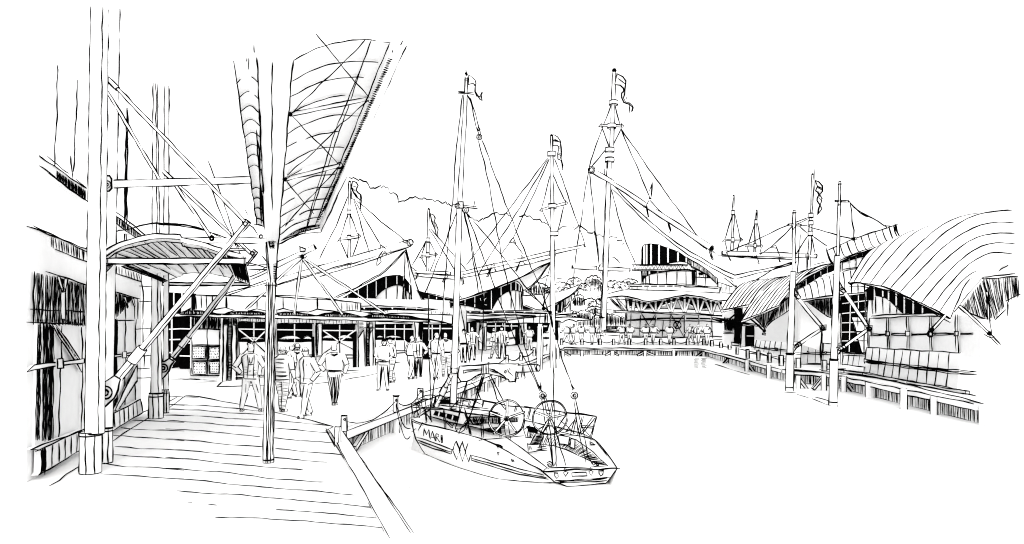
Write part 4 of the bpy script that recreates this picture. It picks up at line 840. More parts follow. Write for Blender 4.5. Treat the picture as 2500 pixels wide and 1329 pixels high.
def tree(cx,cy,rx,ry,Z,label,hat=0,skip=0.,arcs=(-30,210)):
    T=thing('tree',label,'tree','trees beyond the far quay'); k=Z/F; g=P(cx,cy,Z)
    t=M('trunk',T); t.tube(V((g.x,g.y,0)),g,.9*ry*.12*k,.5*ry*.12*k,6,0,'')
    for a in (-.5,.45): t.tube(g.lerp(V((g.x,g.y,0)),.25),g+V((a*rx*k,0,.3*ry*k)),.06*ry*k,.03*ry*k,5,0,'')
    c=M('crown',T)
    for i in range(26):
        a=RND.uniform(0,6.28); r=math.sqrt(RND.random())*.8
        c.ball(P(cx+rx*r*math.cos(a),cy+ry*r*math.sin(a),Z+RND.uniform(-.5,.5)*rx*k),RND.uniform(.18,.34)*min(rx,ry)*k,(1.3,1,1),W,7,5)
    zf_=Z-rx*k*1.1; pts=[]
    n=max(8,int((rx+ry)/4.2)); a0,a1=[math.radians(q) for q in arcs]
    for i in range(n):
        for u in (0,.33,.66):
            t_=a0+(a1-a0)*(i+u)/n; b=1+.16*math.sin(math.pi*u)+RND.uniform(-.07,.07)
            pts.append(P(cx+rx*b*math.cos(t_),cy-ry*b*math.sin(t_),zf_))
    for q in range(0,len(pts)-1,RND.randint(9,14)): 
        c.ln(pts[q:q+15],2.6,1.0)
    for i in range(int(rx*.6)):
        a=RND.uniform(0,6.28); r=math.sqrt(RND.random())*.75; x=cx+rx*r*math.cos(a); y=cy+ry*r*math.sin(a)
        c.ln([P(x-2.5,y+1,zf_),P(x-1,y-1.6,zf_),P(x+1.5,y-1.2,zf_),P(x+2.6,y+1.2,zf_)],2.,.4)
    if hat:
        A=[P(cx-rx*.9+1.8*rx*i/10,cy-ry*(1-((i-5)/5.6)**2)**.5*.9+RND.uniform(0,3),zf_) for i in range(11)]
        B=[P(cx-rx*.9+1.8*rx*i/10,cy+ry*.85*(1-((i-5)/6.5)**2)**.5,zf_) for i in range(11)]
        c.hatch(A,B,hat,2.3,.2)
tree(1308,708,28,16,150,'hatched round tree above the wing roof left of the tall mast',17)
tree(1340,712,12,9,152,'small hatched bush crown just left of the tall mast',8)
tree(1372,702,20,12,160,'pale scribbled tree just right of the tall mast',0,0,(-10,190))
tree(1402,690,16,11,165,'pale scribbled tree above the tip of the end pavilion roof',0,0,(0,220))
tree(1449,690,20,14,150,'hatched round tree left of the leaning mast',13)
tree(1413,737,13,17,140,'narrow hatched tree below the tip of the end pavilion roof',10)
tree(1440,742,16,12,142,'pale scribbled bush right of the narrow hatched tree',0,0,(-30,210))
tree(1428,776,22,16,120,'pointed hatched tree above the walkers at far left quay',16)
tree(1498,692,16,11,170,'pale tuft like bush just right of the leaning mast',0,0,(180,360))
tree(1538,690,17,8,170,'pale scribbled tree left of the upper storey balcony',0,0,(0,180))
tree(1470,736,14,8,144,'pale bush behind the leaning mast below the level spar',0,0,(90,360))
for cx,cy,rx,ry,hh,l in ((1352,722,18,10,0,'low pale bush behind the wing roof by the tall mast'),(1388,716,20,12,6,'bush crown above the middle of the end pavilion roof'),(1424,706,18,12,0,'pale tree between the end pavilion tip and the hatched tree'),(1468,704,15,12,6,'tree half hidden by the leaning mast'),(1516,700,18,10,0,'pale low tree right of the tuft like bush'),(1452,760,20,10,10,'bush below the pale scribbled bush'),(1400,772,16,12,8,'dark bush at the right end of the scallop awning'),(1475,780,26,11,16,'long hatched bush behind the foot of the leaning mast'),(1515,784,18,9,12,'hatched bush left of the far building corner')):
    tree(cx,cy,rx,ry,155 if cy<740 else 125,l,hh)
h=M('hedge',None,'long hatched hedge behind the walkers left of the far building','hedge')
q=Zp(100.); h.pan(q,PX('1400 788 1440 782 1455 780 1480 768 1500 772 1525 778 1530 795 1500 798 1460 800 1400 800'),1.5,edge=0)
h.hatch(on(q,PX('1405 788 1450 778 1480 768 1500 771 1524 778'),.02),on(q,PX('1405 797 1450 800 1480 798 1500 797 1524 793'),.02),52,1.9,.3); h.seg(q,PX,'1452 756 1453 775/1453 756 1500 758/1455 764 1500 768',2.2,.03)
h.seg(q,PX,'1475 768 1482 764 1488 769 1495 766 1502 771 1510 772 1518 778 1526 777',2,.04)
s=HILL; s.ln(pz(R4('820 275 860 270 890 295 915 325'),400),2.); s.ln(pz(S5('1450 535 1500 530 1550 490 1590 480 1620 505'),400),2.); s.ln(pz(S5('1720 540 1770 530 1805 535'),400),2.)
# ================================================================ far building
FBD=thing('waterfront_pavilion','far waterfront pavilion with wavy roof on V struts and a black glazed upper storey','building')
p1=Zp(70.); p2=Zp(74.); p0=Zp(66.)
s=M('lower_wall',FBD); s.pan(p1,S6('215 860 1480 900 1480 1180 215 1165'),.3,edge=0)
s.seg(p1,S6,'225 880 210 1010/240 880 225 1010/290 880 285 1000/400 900 385 1140/575 895 560 1060/660 965 650 1160/745 890 740 1000/910 895 905 1165/1070 895 1075 1020/1222 900 1235 1170/1365 990 1380 1165/320 1050 410 1055/590 1068 710 1075/590 1080 710 1085/210 1140 400 1145/410 1150 910 1165/560 1158 1380 1150/1240 1180 1480 1190/215 1165 430 1165/240 960 700 960 1210 975 1360 995/1380 880 1365 990',2.1,.02)
s.pan(p1,S6('235 955 450 935 700 928 1000 930 1210 935 1210 950 1000 948 700 946 450 955 240 970'),.02,.04,K,edge=0)
for x in (578,745,918,1075): s.pan(p1,S6(f'{x-7} 925 {x+7} 925 {x+7} 965 {x-7} 965'),.02,.06,W,edge=0)
s.hatch(on(p1,S6('1360 1000 1480 1010'),.02),on(p1,S6('1370 1085 1480 1095'),.02),14,2.,.1); s.hatch(on(p1,S6('1355 920 1480 940'),.02),on(p1,S6('1360 985 1480 1000'),.02),14,2.,.1); s.seg(p1,S6,'1350 1095 1480 1105/1355 1110 1480 1120',2.,.02)
br=M('cross_brace',FBD); br.seg(p1,S6,'410 880 500 1030/570 890 500 1000',2.4,.1); br=M('cross_brace',FBD); br.seg(p1,S6,'755 895 825 1015 900 1165/900 890 825 1010 735 1170',2.4,.1); br.ring(P(*S6(825,1015)[0],69.8),.35,(0,1,0),2.4)
s=M('pergola_beam',FBD); s.pan(p0,S6('95 850 600 865 1100 885 1480 912 1480 925 1100 900 600 882 95 868'),.2,edge=2.3); s.pan(p0,S6('88 845 105 845 105 875 88 875'),.1,.1,edge=2.3)
s.pan(p0,S6('1260 960 1480 990 1709 1010 1709 1025 1480 1005 1330 985'),.2,.1,edge=2.3)
s=M('wavy_window',FBD); s.pan(p1,S6('240 690 330 700 470 745 620 722 800 688 930 672 1100 692 1280 735 1340 740 1340 768 1230 792 1140 825 1060 825 1000 790 950 755 870 727 760 742 640 795 560 825 440 828 380 805 320 788 240 795'),.1,.25,D,edge=2)
s.seg(p1,S6,'250 820 420 815 640 825 900 830 1200 850 1340 860/440 838 540 835',2.1,.2)
s.pan(p1,S6('300 795 420 820 640 800 870 730 1050 825 1230 795 1340 775 1340 855 250 820'),.1,.1,edge=0)
for x0,y0,x1,y1 in ((240,690,260,830),(320,710,300,850),(345,725,385,845),(330,712,312,850),(410,745,408,850),(485,755,420,850),(495,755,560,855),(572,740,575,870),(665,725,595,855),(680,720,745,865),(755,712,752,865),(820,715,760,870),(832,700,900,865),(908,690,908,865),(975,695,915,870),(990,695,1060,880),(1060,700,1065,885),(1135,720,1080,875),(1150,725,1215,880),(1212,735,1222,890),(1275,745,1225,895),(1295,745,1360,890),(225,690,235,850),(120,700,235,850),(45,710,195,850)):
    s=M('v_strut',FBD); a,b=P(*S6(x0,y0)[0],68.),P(*S6(x1,y1)[0],66.3); s.tube(a,b,.1,None,5,1.7,'')
s.seg(p0,S6,'45 710 190 850/60 708 205 850/105 700 170 800/240 690 232 850/215 690 235 770/1390 850 1360 890',2.1,.1)
s=M('wavy_roof',FBD); A=resamp(pz(S6('-150 700 160 622 270 600 500 612 900 625 1320 645 1480 655'),74),24); B=resamp(pz(S6('-10 702 70 690 150 680 240 687 350 712 470 745 620 720 800 686 930 670 1100 690 1200 715 1280 735 1430 722'),66.5),24)
s.grid([A,[a.lerp(b,.5)+V((0,0,.15)) for a,b in zip(A,B)],B],th=(0,0,-.1)); s.ln(B,2.8); s.ln([p-V((0,0,.28)) for p in B[2:22]],2.); s.ln(A[:9],2.2); s.ln(pz(S6('270 603 600 610 900 625 1320 648'),73),2.)
s=M('gutter',FBD); s.pan(p2,S6('270 540 1000 560 1330 580 1320 640 1280 645 270 605'),.3,.5,edge=2.); s.pan(p2,S6('270 560 700 562 870 570 870 580 700 570 270 574'),.02,.53,K,edge=0)
for x in (430,510,600,690,780): s.pan(p2,S6(f'{x-10} 555 {x+10} 555 {x+10} 580 {x-10} 580'),.02,.56,W,edge=0)
s.seg(p2,S6,'240 538 1020 545 1180 575/300 570 298 600/360 572 358 605/475 575 473 608/900 570 1300 590/1320 575 1315 640/1340 580 1340 640/1300 515 1480 580/1340 640 1480 650/1340 530 1342 640/1390 545 1388 635/1430 560 1428 640/1470 580 1470 650/1300 520 1300 575',2.2,.56)
s.pan(p2,S6('1490 560 1595 605 1490 660'),.05,.3,K,edge=2)
s=M('upper_wall',FBD); s.pan(p2,S6('405 320 440 90 600 85 830 170 945 240 1290 470 1290 580 405 545'),.3,edge=0)
s.seg(p2,S6,'430 385 430 545/455 390 458 545/500 410 505 545/595 390 598 550/700 390 700 555/820 390 818 560/925 390 925 560/1045 380 1042 555/1030 465 1290 470/1150 400 1150 570/1290 470 1290 575/940 235 990 350 1120 410 1215 430',2.1,.03)
s=M('upper_window',FBD); s.pan(p2,S6('410 312 410 150 418 112 440 88 500 78 600 85 720 120 830 170 940 238 940 318'),.1,.06,D,edge=2)
s.pan(p2,S6('640 318 750 292 850 282 940 296 940 320'),.03,.09,edge=1.8); 
for x,y0,y1 in ((440,90,315),(468,85,315),(520,82,312),(612,92,305),(716,125,290),(832,175,285),(930,235,300)): a,b=on(p2,S6(x,y0,x,y1),.12); g=V((.075,0,0)); s.prism([a-g,b-g,b+g,a+g],V((0,.05,0)))
s.seg(p2,S6,'716 292 716 318/832 284 832 318',2.,.13)
s=M('upper_window',FBD,'lower strip of the black upper window, with pale curved blind below'); s.pan(p2,S6('405 385 1040 375 1040 395 800 388 680 396 580 410 500 432 450 462 410 530'),.06,.06,D,edge=2); s.pan(p2,S6('1000 380 1030 380 1022 548 995 545'),.05,.06,D,edge=1.8)
for x in (432,457,500,597): a,b=on(p2,S6(x,385,x,440),.08); g=V((.075,0,0)); s.prism([a-g,b-g,b+g,a+g],V((0,.03,0)))
for t in ('1075 415 1120 420 1120 435 1075 432','1175 430 1215 432 1215 465 1170 460'): s.pan(p2,S6(t),.03,.05,K,edge=1.6)
s.seg(p2,S6,'1075 410 1220 430/1080 432 1080 465/1215 430 1215 470/1078 465 1215 470/1130 420 1130 465',2,.05)
s=M('balcony_truss',FBD); s.pan(p2,S6('300 372 975 375 975 388 300 388'),.15,.7,edge=2.2); s.pan(p2,S6('300 312 945 312 945 322 300 320'),.15,.7,edge=2)
zz=[]; 
for i in range(15): zz+=[(310+i*44,322),(332+i*44,370)]
s.lns(p2,[S6(*q)[0] for q in zz if q[0]<960],2.3,.75)
s=M('roof_hem',FBD); s.pan(p2,S6('945 235 1120 345 1290 470 1285 545 1200 450 1120 400 990 335 945 300'),.1,.1,edge=2.2); s.hatch(on(p2,S6('955 245 1120 350 1285 472'),.12),on(p2,S6('960 310 1100 385 1200 450 1280 540'),.12),26,2.1,.05)
s=M('tent_roof',FBD); 
hem=pz(R3('305 800 400 900 480 975 560 1050 650 1122 730 1180 800 1230 880 1275 960 1320'),57.,55)+pz(S6('1490 440'),54)
up=pz(R3('300 780 480 915 660 1035 800 1125 930 1215 1010 1270 1090 1320')+PX('1945 640'),57.8,62)
A=resamp(up,18); B=resamp(hem+pz(PX('1945 642'),61),18); s.grid([A,B],th=(0,.3,.1))
s.ln(hem+pz(PX('1945 640'),60.8),2.6); s.ln([p-V((0,0,.3)) for p in hem]+[P(1944,643,60.7)],2.3)
s.ln(pz(PX('1760 625 1940 634'),61),2.2); s.ln(pz(S6('1200 150 1300 210 1380 290'),59),2.2); s.ln(pz(R5('0 860 150 1000 220 1065'),60),2.2); s.ln(pz(R5('560 1260 740 1150 980 1045'),64),2.3); s.ln(pz(R5('1180 1095 1330 1055'),64),1.7)
# ================================================================ right halls
HA=thing('curved_hall','ribbed curved hall with two stepped roof lips and strip skylights, right of the far dock','building')
pa=Zp(42.); pb=Zp(44.)
def ribbed(node,name,lo,hi,zl,zh,n,fn,label=None,bow=.06,edge=2.6,jr=.95,th=.06,direct=False):
    s=M(name,node,label)
    if direct: A=pz(fn(lo),zl); B=pz(fn(hi),zh); n=len(A)-1
    else: A=resamp(spline(pz(fn(lo),zl),4),n+1); B=resamp(spline(pz(fn(hi),zh),4),n+1)
    rows=[]
    for j in range(13):
        t=j/12; rows.append([a.lerp(b,t)+V((0,0,(b-a).length*bow*math.sin(math.pi*t))) for a,b in zip(A,B)])
    s.grid(rows,th=(0,0,-th)); cols=list(zip(*rows))
    for i,c in enumerate(cols):
        if i in (0,n): s.ln(c,edge)
        else: k=8 if RND.random()<jr else 6; s.ln(c[:int(k*1.5)+1],2.2,.55)
    s.ln(rows[0],edge); s.ln([p-V((0,0,th*2.)) for p in rows[0]],2.)
    return s,rows
s=M('wall',HA); s.pan(pa,S7('120 560 240 500 450 600 830 370 1290 380 1300 880 810 870 430 840 300 930 120 880'),.3,edge=0)
s.pan(pb,S7('235 180 850 160 1300 30 1320 130 900 340 400 300 235 340'),.3,edge=0)
s.seg(pa,S7,'965 490 968 600 960 860/1000 520 1005 650 995 700/1040 560 1040 700/1075 600 1072 860/1105 620 1100 860/1130 640 1135 860/1160 560 1165 690/1195 580 1195 680/1220 600 1222 880/1250 620 1248 870/1285 620 1275 880/1000 760 1002 840/1045 760 1045 865/1060 770 1058 860/1090 770 1088 850/1120 780 1118 850/560 700 830 512/870 860 1290 880/970 500 978 490 970 560/400 990 560 1005 800 1050',2.1,.03)
s=M('dark_doorway',HA); s.pan(pa,S7('240 500 325 490 325 640 295 880 232 870'),.05,.03,D,edge=2); s.pan(pa,S7('205 868 285 880 285 905 210 898'),.2,.1,edge=2.4)
s=M('window',HA); s.pan(pa,S7('360 690 448 695 440 900 358 912'),.05,.03,D,edge=2); s.pan(pa,S7('362 795 446 797 446 805 362 804'),.02,.06,W,edge=0); s.pan(pa,S7('310 690 355 690 350 915 300 920'),.1,.1,edge=2.4)
s.hatch(on(pa,S7('120 600 235 610'),.02),on(pa,S7('130 745 230 750'),.02),18,2,.1); s.seg(pa,S7,'110 770 230 775/110 755 225 760/130 680 132 740',2,.02)
s=M('canopy_beam',HA); a,b=P(*S7(0,612)[0],41.),P(*S7(545,694)[0],39.5); s.beam(a,b,.15,14/4.43*40/F,w=2.4); s.seg(Zp(39.4),S7,'0 625 60 630 120 655/0 600 200 620',2.2)
s,_=ribbed(HA,'roof_lip','95 520 180 503 290 480 390 460','450 205 560 190 680 180 800 160',38.5,45,7,S7,'rear lip of the stepped ribbed roof')
s.ln(pz(S7('95 520 180 412 300 318 400 240 470 195 600 115 700 60 850 0'),40,47),2.4)
s,_=ribbed(HA,'roof_lip','310 638 420 590 560 535 720 466','830 150 960 110 1130 60 1305 18',37,44,8,S7,'front lip of the stepped ribbed roof')
s.ln(pz(S7('725 466 800 370 900 262 1010 180 1150 98 1310 18'),36.8,43.8),2.6); s.ln(pz(S7('300 640 340 560 395 465'),36.9),2.4)
s,_=ribbed(HA,'back_roof','240 262 300 285 340 298','120 170 450 205 810 160',43.5,46.5,10,S7,'small upper roof behind the stepped lips',.0)
s=M('hatched_valance',HA); q=Zp(37.6); s.pan(q,S7('445 600 560 545 720 475 832 365 832 515 640 640 600 680 560 725'),.06,edge=2.2); s.hatch(on(q,S7('450 600 560 548 720 478 830 370'),.02),on(q,S7('470 625 560 720 640 640 830 515'),.02),32,1.9,.04)
s.pan(q,S7('445 600 560 545 700 490 640 560 500 640'),.02,-.01,edge=0)
for q_,wd in (('400 610 550 742',2.),('675 502 562 735',2.),('170 626 322 497',2.)):
    s=M('prop',HA); (a,b),(c,d)=S7(q_); s.tube(P(a,b,37.2),P(c,d,37.2),wd/2*37/F,None,6,2.4,'')
s.pan(Zp(37.1),S7('540 770 575 770 570 790 535 785'),.05,edge=2.3); s.blob(P(*S7(557,745)[0],37.),.1)
s.hatch(on(Zp(37.1),S7('672 520 600 670')),on(Zp(37.1),S7('690 520 615 675')),16,2.6,.0)
s=M('skylight_strip',HA); q=Zp(41.5); s.pan(q,S7('1020 180 1095 140 1160 105 1230 70 1315 30 1315 85 1240 115 1165 150 1100 195 1025 235'),.1,.0,D,edge=2.2)
for x,y in ((1098,140),(1168,105),(1240,65)): s.pan(q,S7(f'{x-6} {y-4} {x+6} {y-10} {x+6} {y+55} {x-6} {y+60}'),.03,.04,W,edge=1.4)
s.pan(q,S7('890 275 1000 195 1000 300 900 340'),.1,-.02,edge=2.2); s.hatch(on(q,S7('895 275 995 200'),.01),on(q,S7('905 330 995 270'),.01),11,2.2,.1); s.seg(q,S7,'1000 185 1000 300/1020 180 1022 275/1160 155 1162 190/1095 195 1098 230/1230 140 1240 155/1025 275 1160 205 1320 125/1030 290 1180 210/1320 25 1320 130/880 240 1000 150 1160 70 1310 20',2.2,.04)
HB=thing('low_ribbed_hall','lower ribbed hall with a black gridded corner window behind the light poles','building')
s=M('wall',HB); pc=Zp(38.); s.pan(pc,S7('950 420 1700 280 1772 290 1772 1000 1290 1000 950 890'),.3,edge=0)
s,_=ribbed(HB,'ribbed_roof','945 412 1100 385 1300 362 1500 345 1640 325','890 335 1100 212 1320 130 1560 85 1650 78',36.5,42,10,S7,None,.05)
s.seg(Zp(36.3),S7,'945 412 900 340/1640 325 1650 310 1705 262/1655 325 1715 265/1500 240 1530 235/1465 215 1490 245 1520 240',2.6)
s=M('hatched_valance',HB); q=Zp(37.); s.pan(q,S7('1030 430 1290 385 1290 605 1240 590 1130 515'),.06,edge=2); s.hatch(on(q,S7('1035 430 1288 388'),.02),on(q,S7('1040 445 1130 515 1200 560 1285 600'),.02),30,1.9,.03); s.hatch(on(q,S7('1355 385 1395 380'),.02),on(q,S7('1355 560 1395 560'),.02),8,2.3,.05)
s=M('corner_window',HB); s.pan(pc,S7('1400 375 1480 362 1640 335 1735 260 1735 560 1560 560 1690 560 1690 985 1400 970'),.06,.04,D,edge=2.2)
s.pan(pc,S7('1500 600 1690 590 1690 990 1620 985 1560 800 1530 690'),.02,.07,edge=1.8)
for t in ('1488 365 1496 365 1480 970 1472 970','1572 350 1580 350 1580 560 1572 560','1648 320 1660 315 1660 590 1648 590','1400 446 1735 405 1735 413 1400 455','1400 553 1735 520 1735 530 1400 563','1400 655 1515 652 1515 660 1400 663','1400 755 1545 752 1545 760 1400 763','1400 850 1575 848 1575 856 1400 858'): s.pan(pc,S7(t),.02,.1,W,edge=0)
s.seg(pc,S7,'1500 640 1690 640/1530 755 1680 750/1565 850 1680 852/1555 855 1552 1010/1640 600 1640 980/1570 600 1572 700/1655 310 1650 600/1675 280 1672 690/1690 280 1690 700/1360 880 1395 870/1340 890 1395 885/1335 905 1390 905/1395 870 1410 1115/1385 560 1385 880/1380 950 1382 1110',2.1,.11)
# upper strip roof (monitor)
MR=thing('roof_monitor','long curved monitor roof with a strip of black panes, above the right halls','roof monitor')
q=Zp(45.); s=M('pane_strip',MR); s.pan(q,R7('-30 420 130 345 395 250 430 290 395 300 395 395 -30 470'),.3,-.05,edge=0)
s.pan(q,R7('130 345 260 300 392 250 425 290 392 290 260 330 132 372'),.1,0,D,edge=2)
for x,y in ((170,330),(207,318),(245,303),(288,287),(330,272),(362,260)): s.pan(q,R7(f'{x-4} {y} {x+3} {y-2} {x+3} {y+42} {x-4} {y+43}'),.03,.03,W,edge=1.2)
s.pan(q,R7('-60 435 80 380 80 418 0 450 -40 470'),.1,0,D,edge=1.6)
s.seg(q,R7,'118 360 120 425/130 350 132 420/135 420 250 395/135 410 270 385/170 375 172 410/207 360 205 402/245 348 247 395/288 330 285 370/330 320 332 350/100 355 120 345/60 375 100 358',2.1,.05)
s,rows=ribbed(MR,'curved_roof','80 375 160 340 280 300 400 250 470 258','40 300 130 262 250 215 340 185 430 155',44.5,47,10,R7,None,-.08)
s.ln(pz(R7('45 300 150 255 300 200 445 153'),46.9),2.3); s.ln(pz(R7('38 290 50 325 60 350 78 375'),44.3),2.8); s.ln(pz(R7('425 150 430 185 445 215 470 258'),44.3),3); s.ln(pz(R7('418 165 425 200 440 230'),44.3),2.4); s.ln(pz(R7('78 378 240 318 400 252'),44.2),2.4)
# big hall
HC=thing('big_vault_hall','large hall at right under a sweeping ribbed vault roof with a black wavy window','building')
WC=Pl((16.8,33.5),(15.9,23.)); 
s=M('wall',HC); s.pan(WC,R7('285 500 660 600 740 660 905 690 905 900 270 900 270 660'),.3,edge=0)
s.seg(WC,R7,'270 690 272 860/280 680 278 850/290 770 860 765/290 778 860 772/295 560 300 660/315 560 315 655/355 560 355 655/395 590 395 655/435 620 432 655/475 650 475 660/525 655 525 660',2.2,.02)
s=M('window',HC); s.pan(WC,R7('315 505 340 510 400 522 450 545 500 568 560 600 620 628 665 652 600 655 520 655 470 655 430 615 400 590 370 568 340 560 315 555'),.06,.03,D,edge=2)
for x,y0,y1 in ((355,512,560),(387,520,580),(430,540,610),(475,560,655),(525,585,655),(577,612,655)): s.pan(WC,R7(f'{x-3} {y0} {x+3} {y0} {x+3} {y1} {x-3} {y1}'),.02,.06,W,edge=0)
s.pan(WC,R7('280 500 300 500 300 580 280 580'),.03,.04,D,edge=1.5)
s=M('ledge_beam',HC); s.pan(WC,R7('295 668 440 660 650 655 700 668 650 668 440 674 285 684'),.15,.2,edge=2.4)
for x,y0,y1 in ((383,675,855),(495,672,855),(622,665,870),(768,665,875)):
    s=M('rail_post',HC); a,b=on(WC,R7(x,y0,x+3,y1),.1); s.tube(a,b,.035,None,6,2.2,''); c=on(WC,R7(x,768),.12)[0]; s.pan(WC,R7(f'{x-11} 756 {x+11} 756 {x+11} 780 {x-11} 780'),.06,.14,edge=2.8)
s=M('rail_clamp',HC); s.ring(on(WC,R7(622,770),.25)[0],.1,(0,1,0),3.4); s=M('rail_clamp',HC); s.pan(WC,R7('278 755 290 755 290 780 278 780'),.05,.1,edge=2.8)
s,rows=ribbed(HC,'vault_roof','165 482 195 479 228 479 280 491 345 503 395 518 450 541 510 567 570 596 625 624 670 648 735 685','400 310 480 258 640 195 740 160 960 95 1075 78 1088 145 1092 208 1098 265 1084 322 1000 430 920 455',23.5,30,11,R7,None,.07,direct=True)
A=rows[0]
s.ln(pz(R7('160 490 230 487 290 502 400 528 500 572 620 630 730 688'),23.3),2.6); s.ln(pz(R7('160 478 175 492 190 488'),23.2),3.2)
s.ln(rows[-1][:6],3.)
s2=M('vault_roof',HC,'right flank of the vault roof down to the gutter'); a=pz(R7('1000 430 960 440 920 455'),30); b=pz(R7('1084 322 1100 368 1092 440'),30,29); s2.grid([a,b],th=(0,0,-.05)); s2.ln(pz(R7('960 440 1030 400 1100 368'),29.8),2.)
s2.ln(pz(R7('725 685 740 660 800 590 915 455'),23.3,29.5),2.3)
s=M('gable',HC); q=Zp(25.6); s.pan(q,R7('800 605 860 530 920 462 1000 455 1118 450 1130 540 1050 590 980 690 900 680 840 655'),.12,edge=0)
s.hatch(on(q,R7('805 605 860 535 920 462 1030 455 1118 450'),.02),on(q,R7('815 625 860 660 930 680 985 690 1050 600 1125 560'),.02),40,1.6,.04,jx=.5)
s.seg(q,R7,'915 450 1095 435/920 460 1112 448/915 450 925 470/800 615 840 652 900 675 960 692/985 690 1045 630/1045 585 1130 545/1055 590 1052 670/1100 455 1095 560',2.5,.03)
for q_,z,wd in (('787 614 942 758',24.,5),('938 537 957 765',25.3,4),('706 666 632 746',23.2,5),('958 778 1011 833',24.,5)):
    s=M('prop',HC); (a,b),(c,d)=R7(q_); s.tube(P(a,b,z),P(c,d,z),wd/2*z/F,None,8,2.6,'')
s=M('prop_clamp',HC)
for q_ in ('930 760 980 785 960 790 925 770','945 750 970 780'): s.ln(pz(R7(q_),23.9),2.7)
s.blob(P(*R7(950,765)[0],24.),.08); s.blob(P(*R7(632,745)[0],23.),.08)
# ================================================================ sloped screens on the right quay
def screen(label,top,bot,Pp,n,fn,clips,rail):
    T=thing('sloped_screen',label,'screen','sloped slatted screens on the right quay'); s=M('panel',T)
    A=on(Pp,fn(top)); B=on(Pp,fn(bot),.25); s.prism([A[0],A[1],B[1],B[0]],-Pp.n*.06); s.ln([A[0],A[1]],2.4,over=4); s.ln([B[0],B[1]],2.4,over=4); s.ln([A[0],B[0]],2.6)
    for i in range(1,n): s.ln([A[0].lerp(A[1],i/n),B[0].lerp(B[1],i/n+RND.uniform(-.02,.01))],2.2)
    r=M('rail',T); q=on(Pp,fn(rail),.3); r.ln(q,2.2); r.ln([p-V((0,0,.08)) for p in q],2.)
    for c in clips: r.pan(Pp,fn(f'{c[0]-8} {c[1]-8} {c[0]+8} {c[1]-8} {c[0]+8} {c[1]+8} {c[0]-8} {c[1]+8}'),.04,.34,edge=3.)
    return T
SC=Pl((15.4,32.2),(14.7,24.3)); SB=Pl((16.2,38.),(15.4,32.5))
screen('sloped screen of pale slats left of the first light pole','435 832 812 862','398 1010 795 1058',SB,7,S7,((450,915),(570,930),(690,942)),'410 905 560 930 690 942 810 955')
screen('upright pale screen between the two light poles','965 872 1290 882','950 1095 1288 1110',SC,4,S7,((1032,980),(1222,980)),'890 985 1032 982 1290 982')
screen('low short screen just right of the second light pole','1420 985 1655 1002','1400 1110 1640 1135',SC,4,S7,(),'1420 985 1655 1002')
screen('longest sloped screen at right in front of the big vault hall','265 845 790 875','250 992 772 1090',SC,11,R7,((260,918),),'262 918 715 975 880 985')
s=M('handrail',None,'thin double handrail running past the right end of the longest screen','handrail'); s.ln(on(SC,R7('262 915 600 955 880 982'),.4),2.2); s.ln(on(SC,R7('262 925 600 968 865 995'),.4),2.2)
s=M('kerb_line',None,'low timber kerb on the right quay in front of the longest screen','kerb'); 
a=[G(x,y,.06) for x,y in R7('105 975 145 980 250 992 500 1040 830 1098')]
for p,q in zip(a,a[1:]): s.beam(p,q,.12,.1,w=2.2)
for t in ('145 985 300 1010 530 1050 880 1118','150 992 400 1030 920 1158','0 970 60 965 150 968','105 990 150 995'): s.ln([G(x,y,.03) for x,y in R7(t)],2.3)
s.ln([G(x,y,.03) for x,y in S7('870 1100 1050 1105 1290 1110')],2.2); s.ln([G(x,y,.03) for x,y in S7('870 1165 1050 1180 1280 1188')],2.4); s.ln([G(x,y,.03) for x,y in S7('290 940 560 1005 800 1080')],2.2); s.ln([G(x,y,.03) for x,y in S7('0 895 210 930')],2.)
# ================================================================ light poles on the right quay
def lpole(label,x0,x1,yb,ys,yt,wb,wm,wt,xt,ytop,Z,spr):
    T=thing('light_pole',label,'pole','twin poles standing in the water by the right quay'); k=Z/F
    s=M('base_sleeve',T); s.tube(P(x0,yb,Z),P(x0+2,ys,Z),wb/2*k,None,14,2.8,'ab'); s.ring(P(x0+2,ys-3,Z),wb*.58*k,(0,0,1),2.8); s.ring(P(x0,yb-10,Z),wb*.52*k,(0,0,1),2.6)
    s=M('shaft',T); s.tube(P(x0+2,ys,Z),P(x1,yt,Z),wm/2*k,wm*.42*k,14,2.6,'b')
    s=M('topmast',T); s.tube(P(x1+1,yt+8,Z),P(xt,ytop,Z),wt/2*k,wt*.4*k,8,2.4,'b'); s.ring(P(xt,ytop+6,Z),wt*.6*k,(0,0,1),2.6)
    s=M('spreader',T); (a,b,y0)=spr; s.tube(P(a,y0,Z),P(b,y0+1,Z),1.8*k,None,6,2.4,''); s.blob(P(a,y0,Z),3.2*k); s.blob(P(b,y0+1,Z),3.2*k); s.ln(pz([(xt-6,y0),(xt-2,y0+12),(xt+6,y0)],Z-.1),2.8)
lpole('pole with knee brace at the jog of the right quay, farther of the two',1927,1936,956,866,664,17,14,7,1939,514,30.5,(1925,1955,549))
lpole('pole with knee brace nearest the viewer on the right quay, taller',2034,2044,992,880,625,18,14,6,2050,444,25.4,(2040,2071,491))
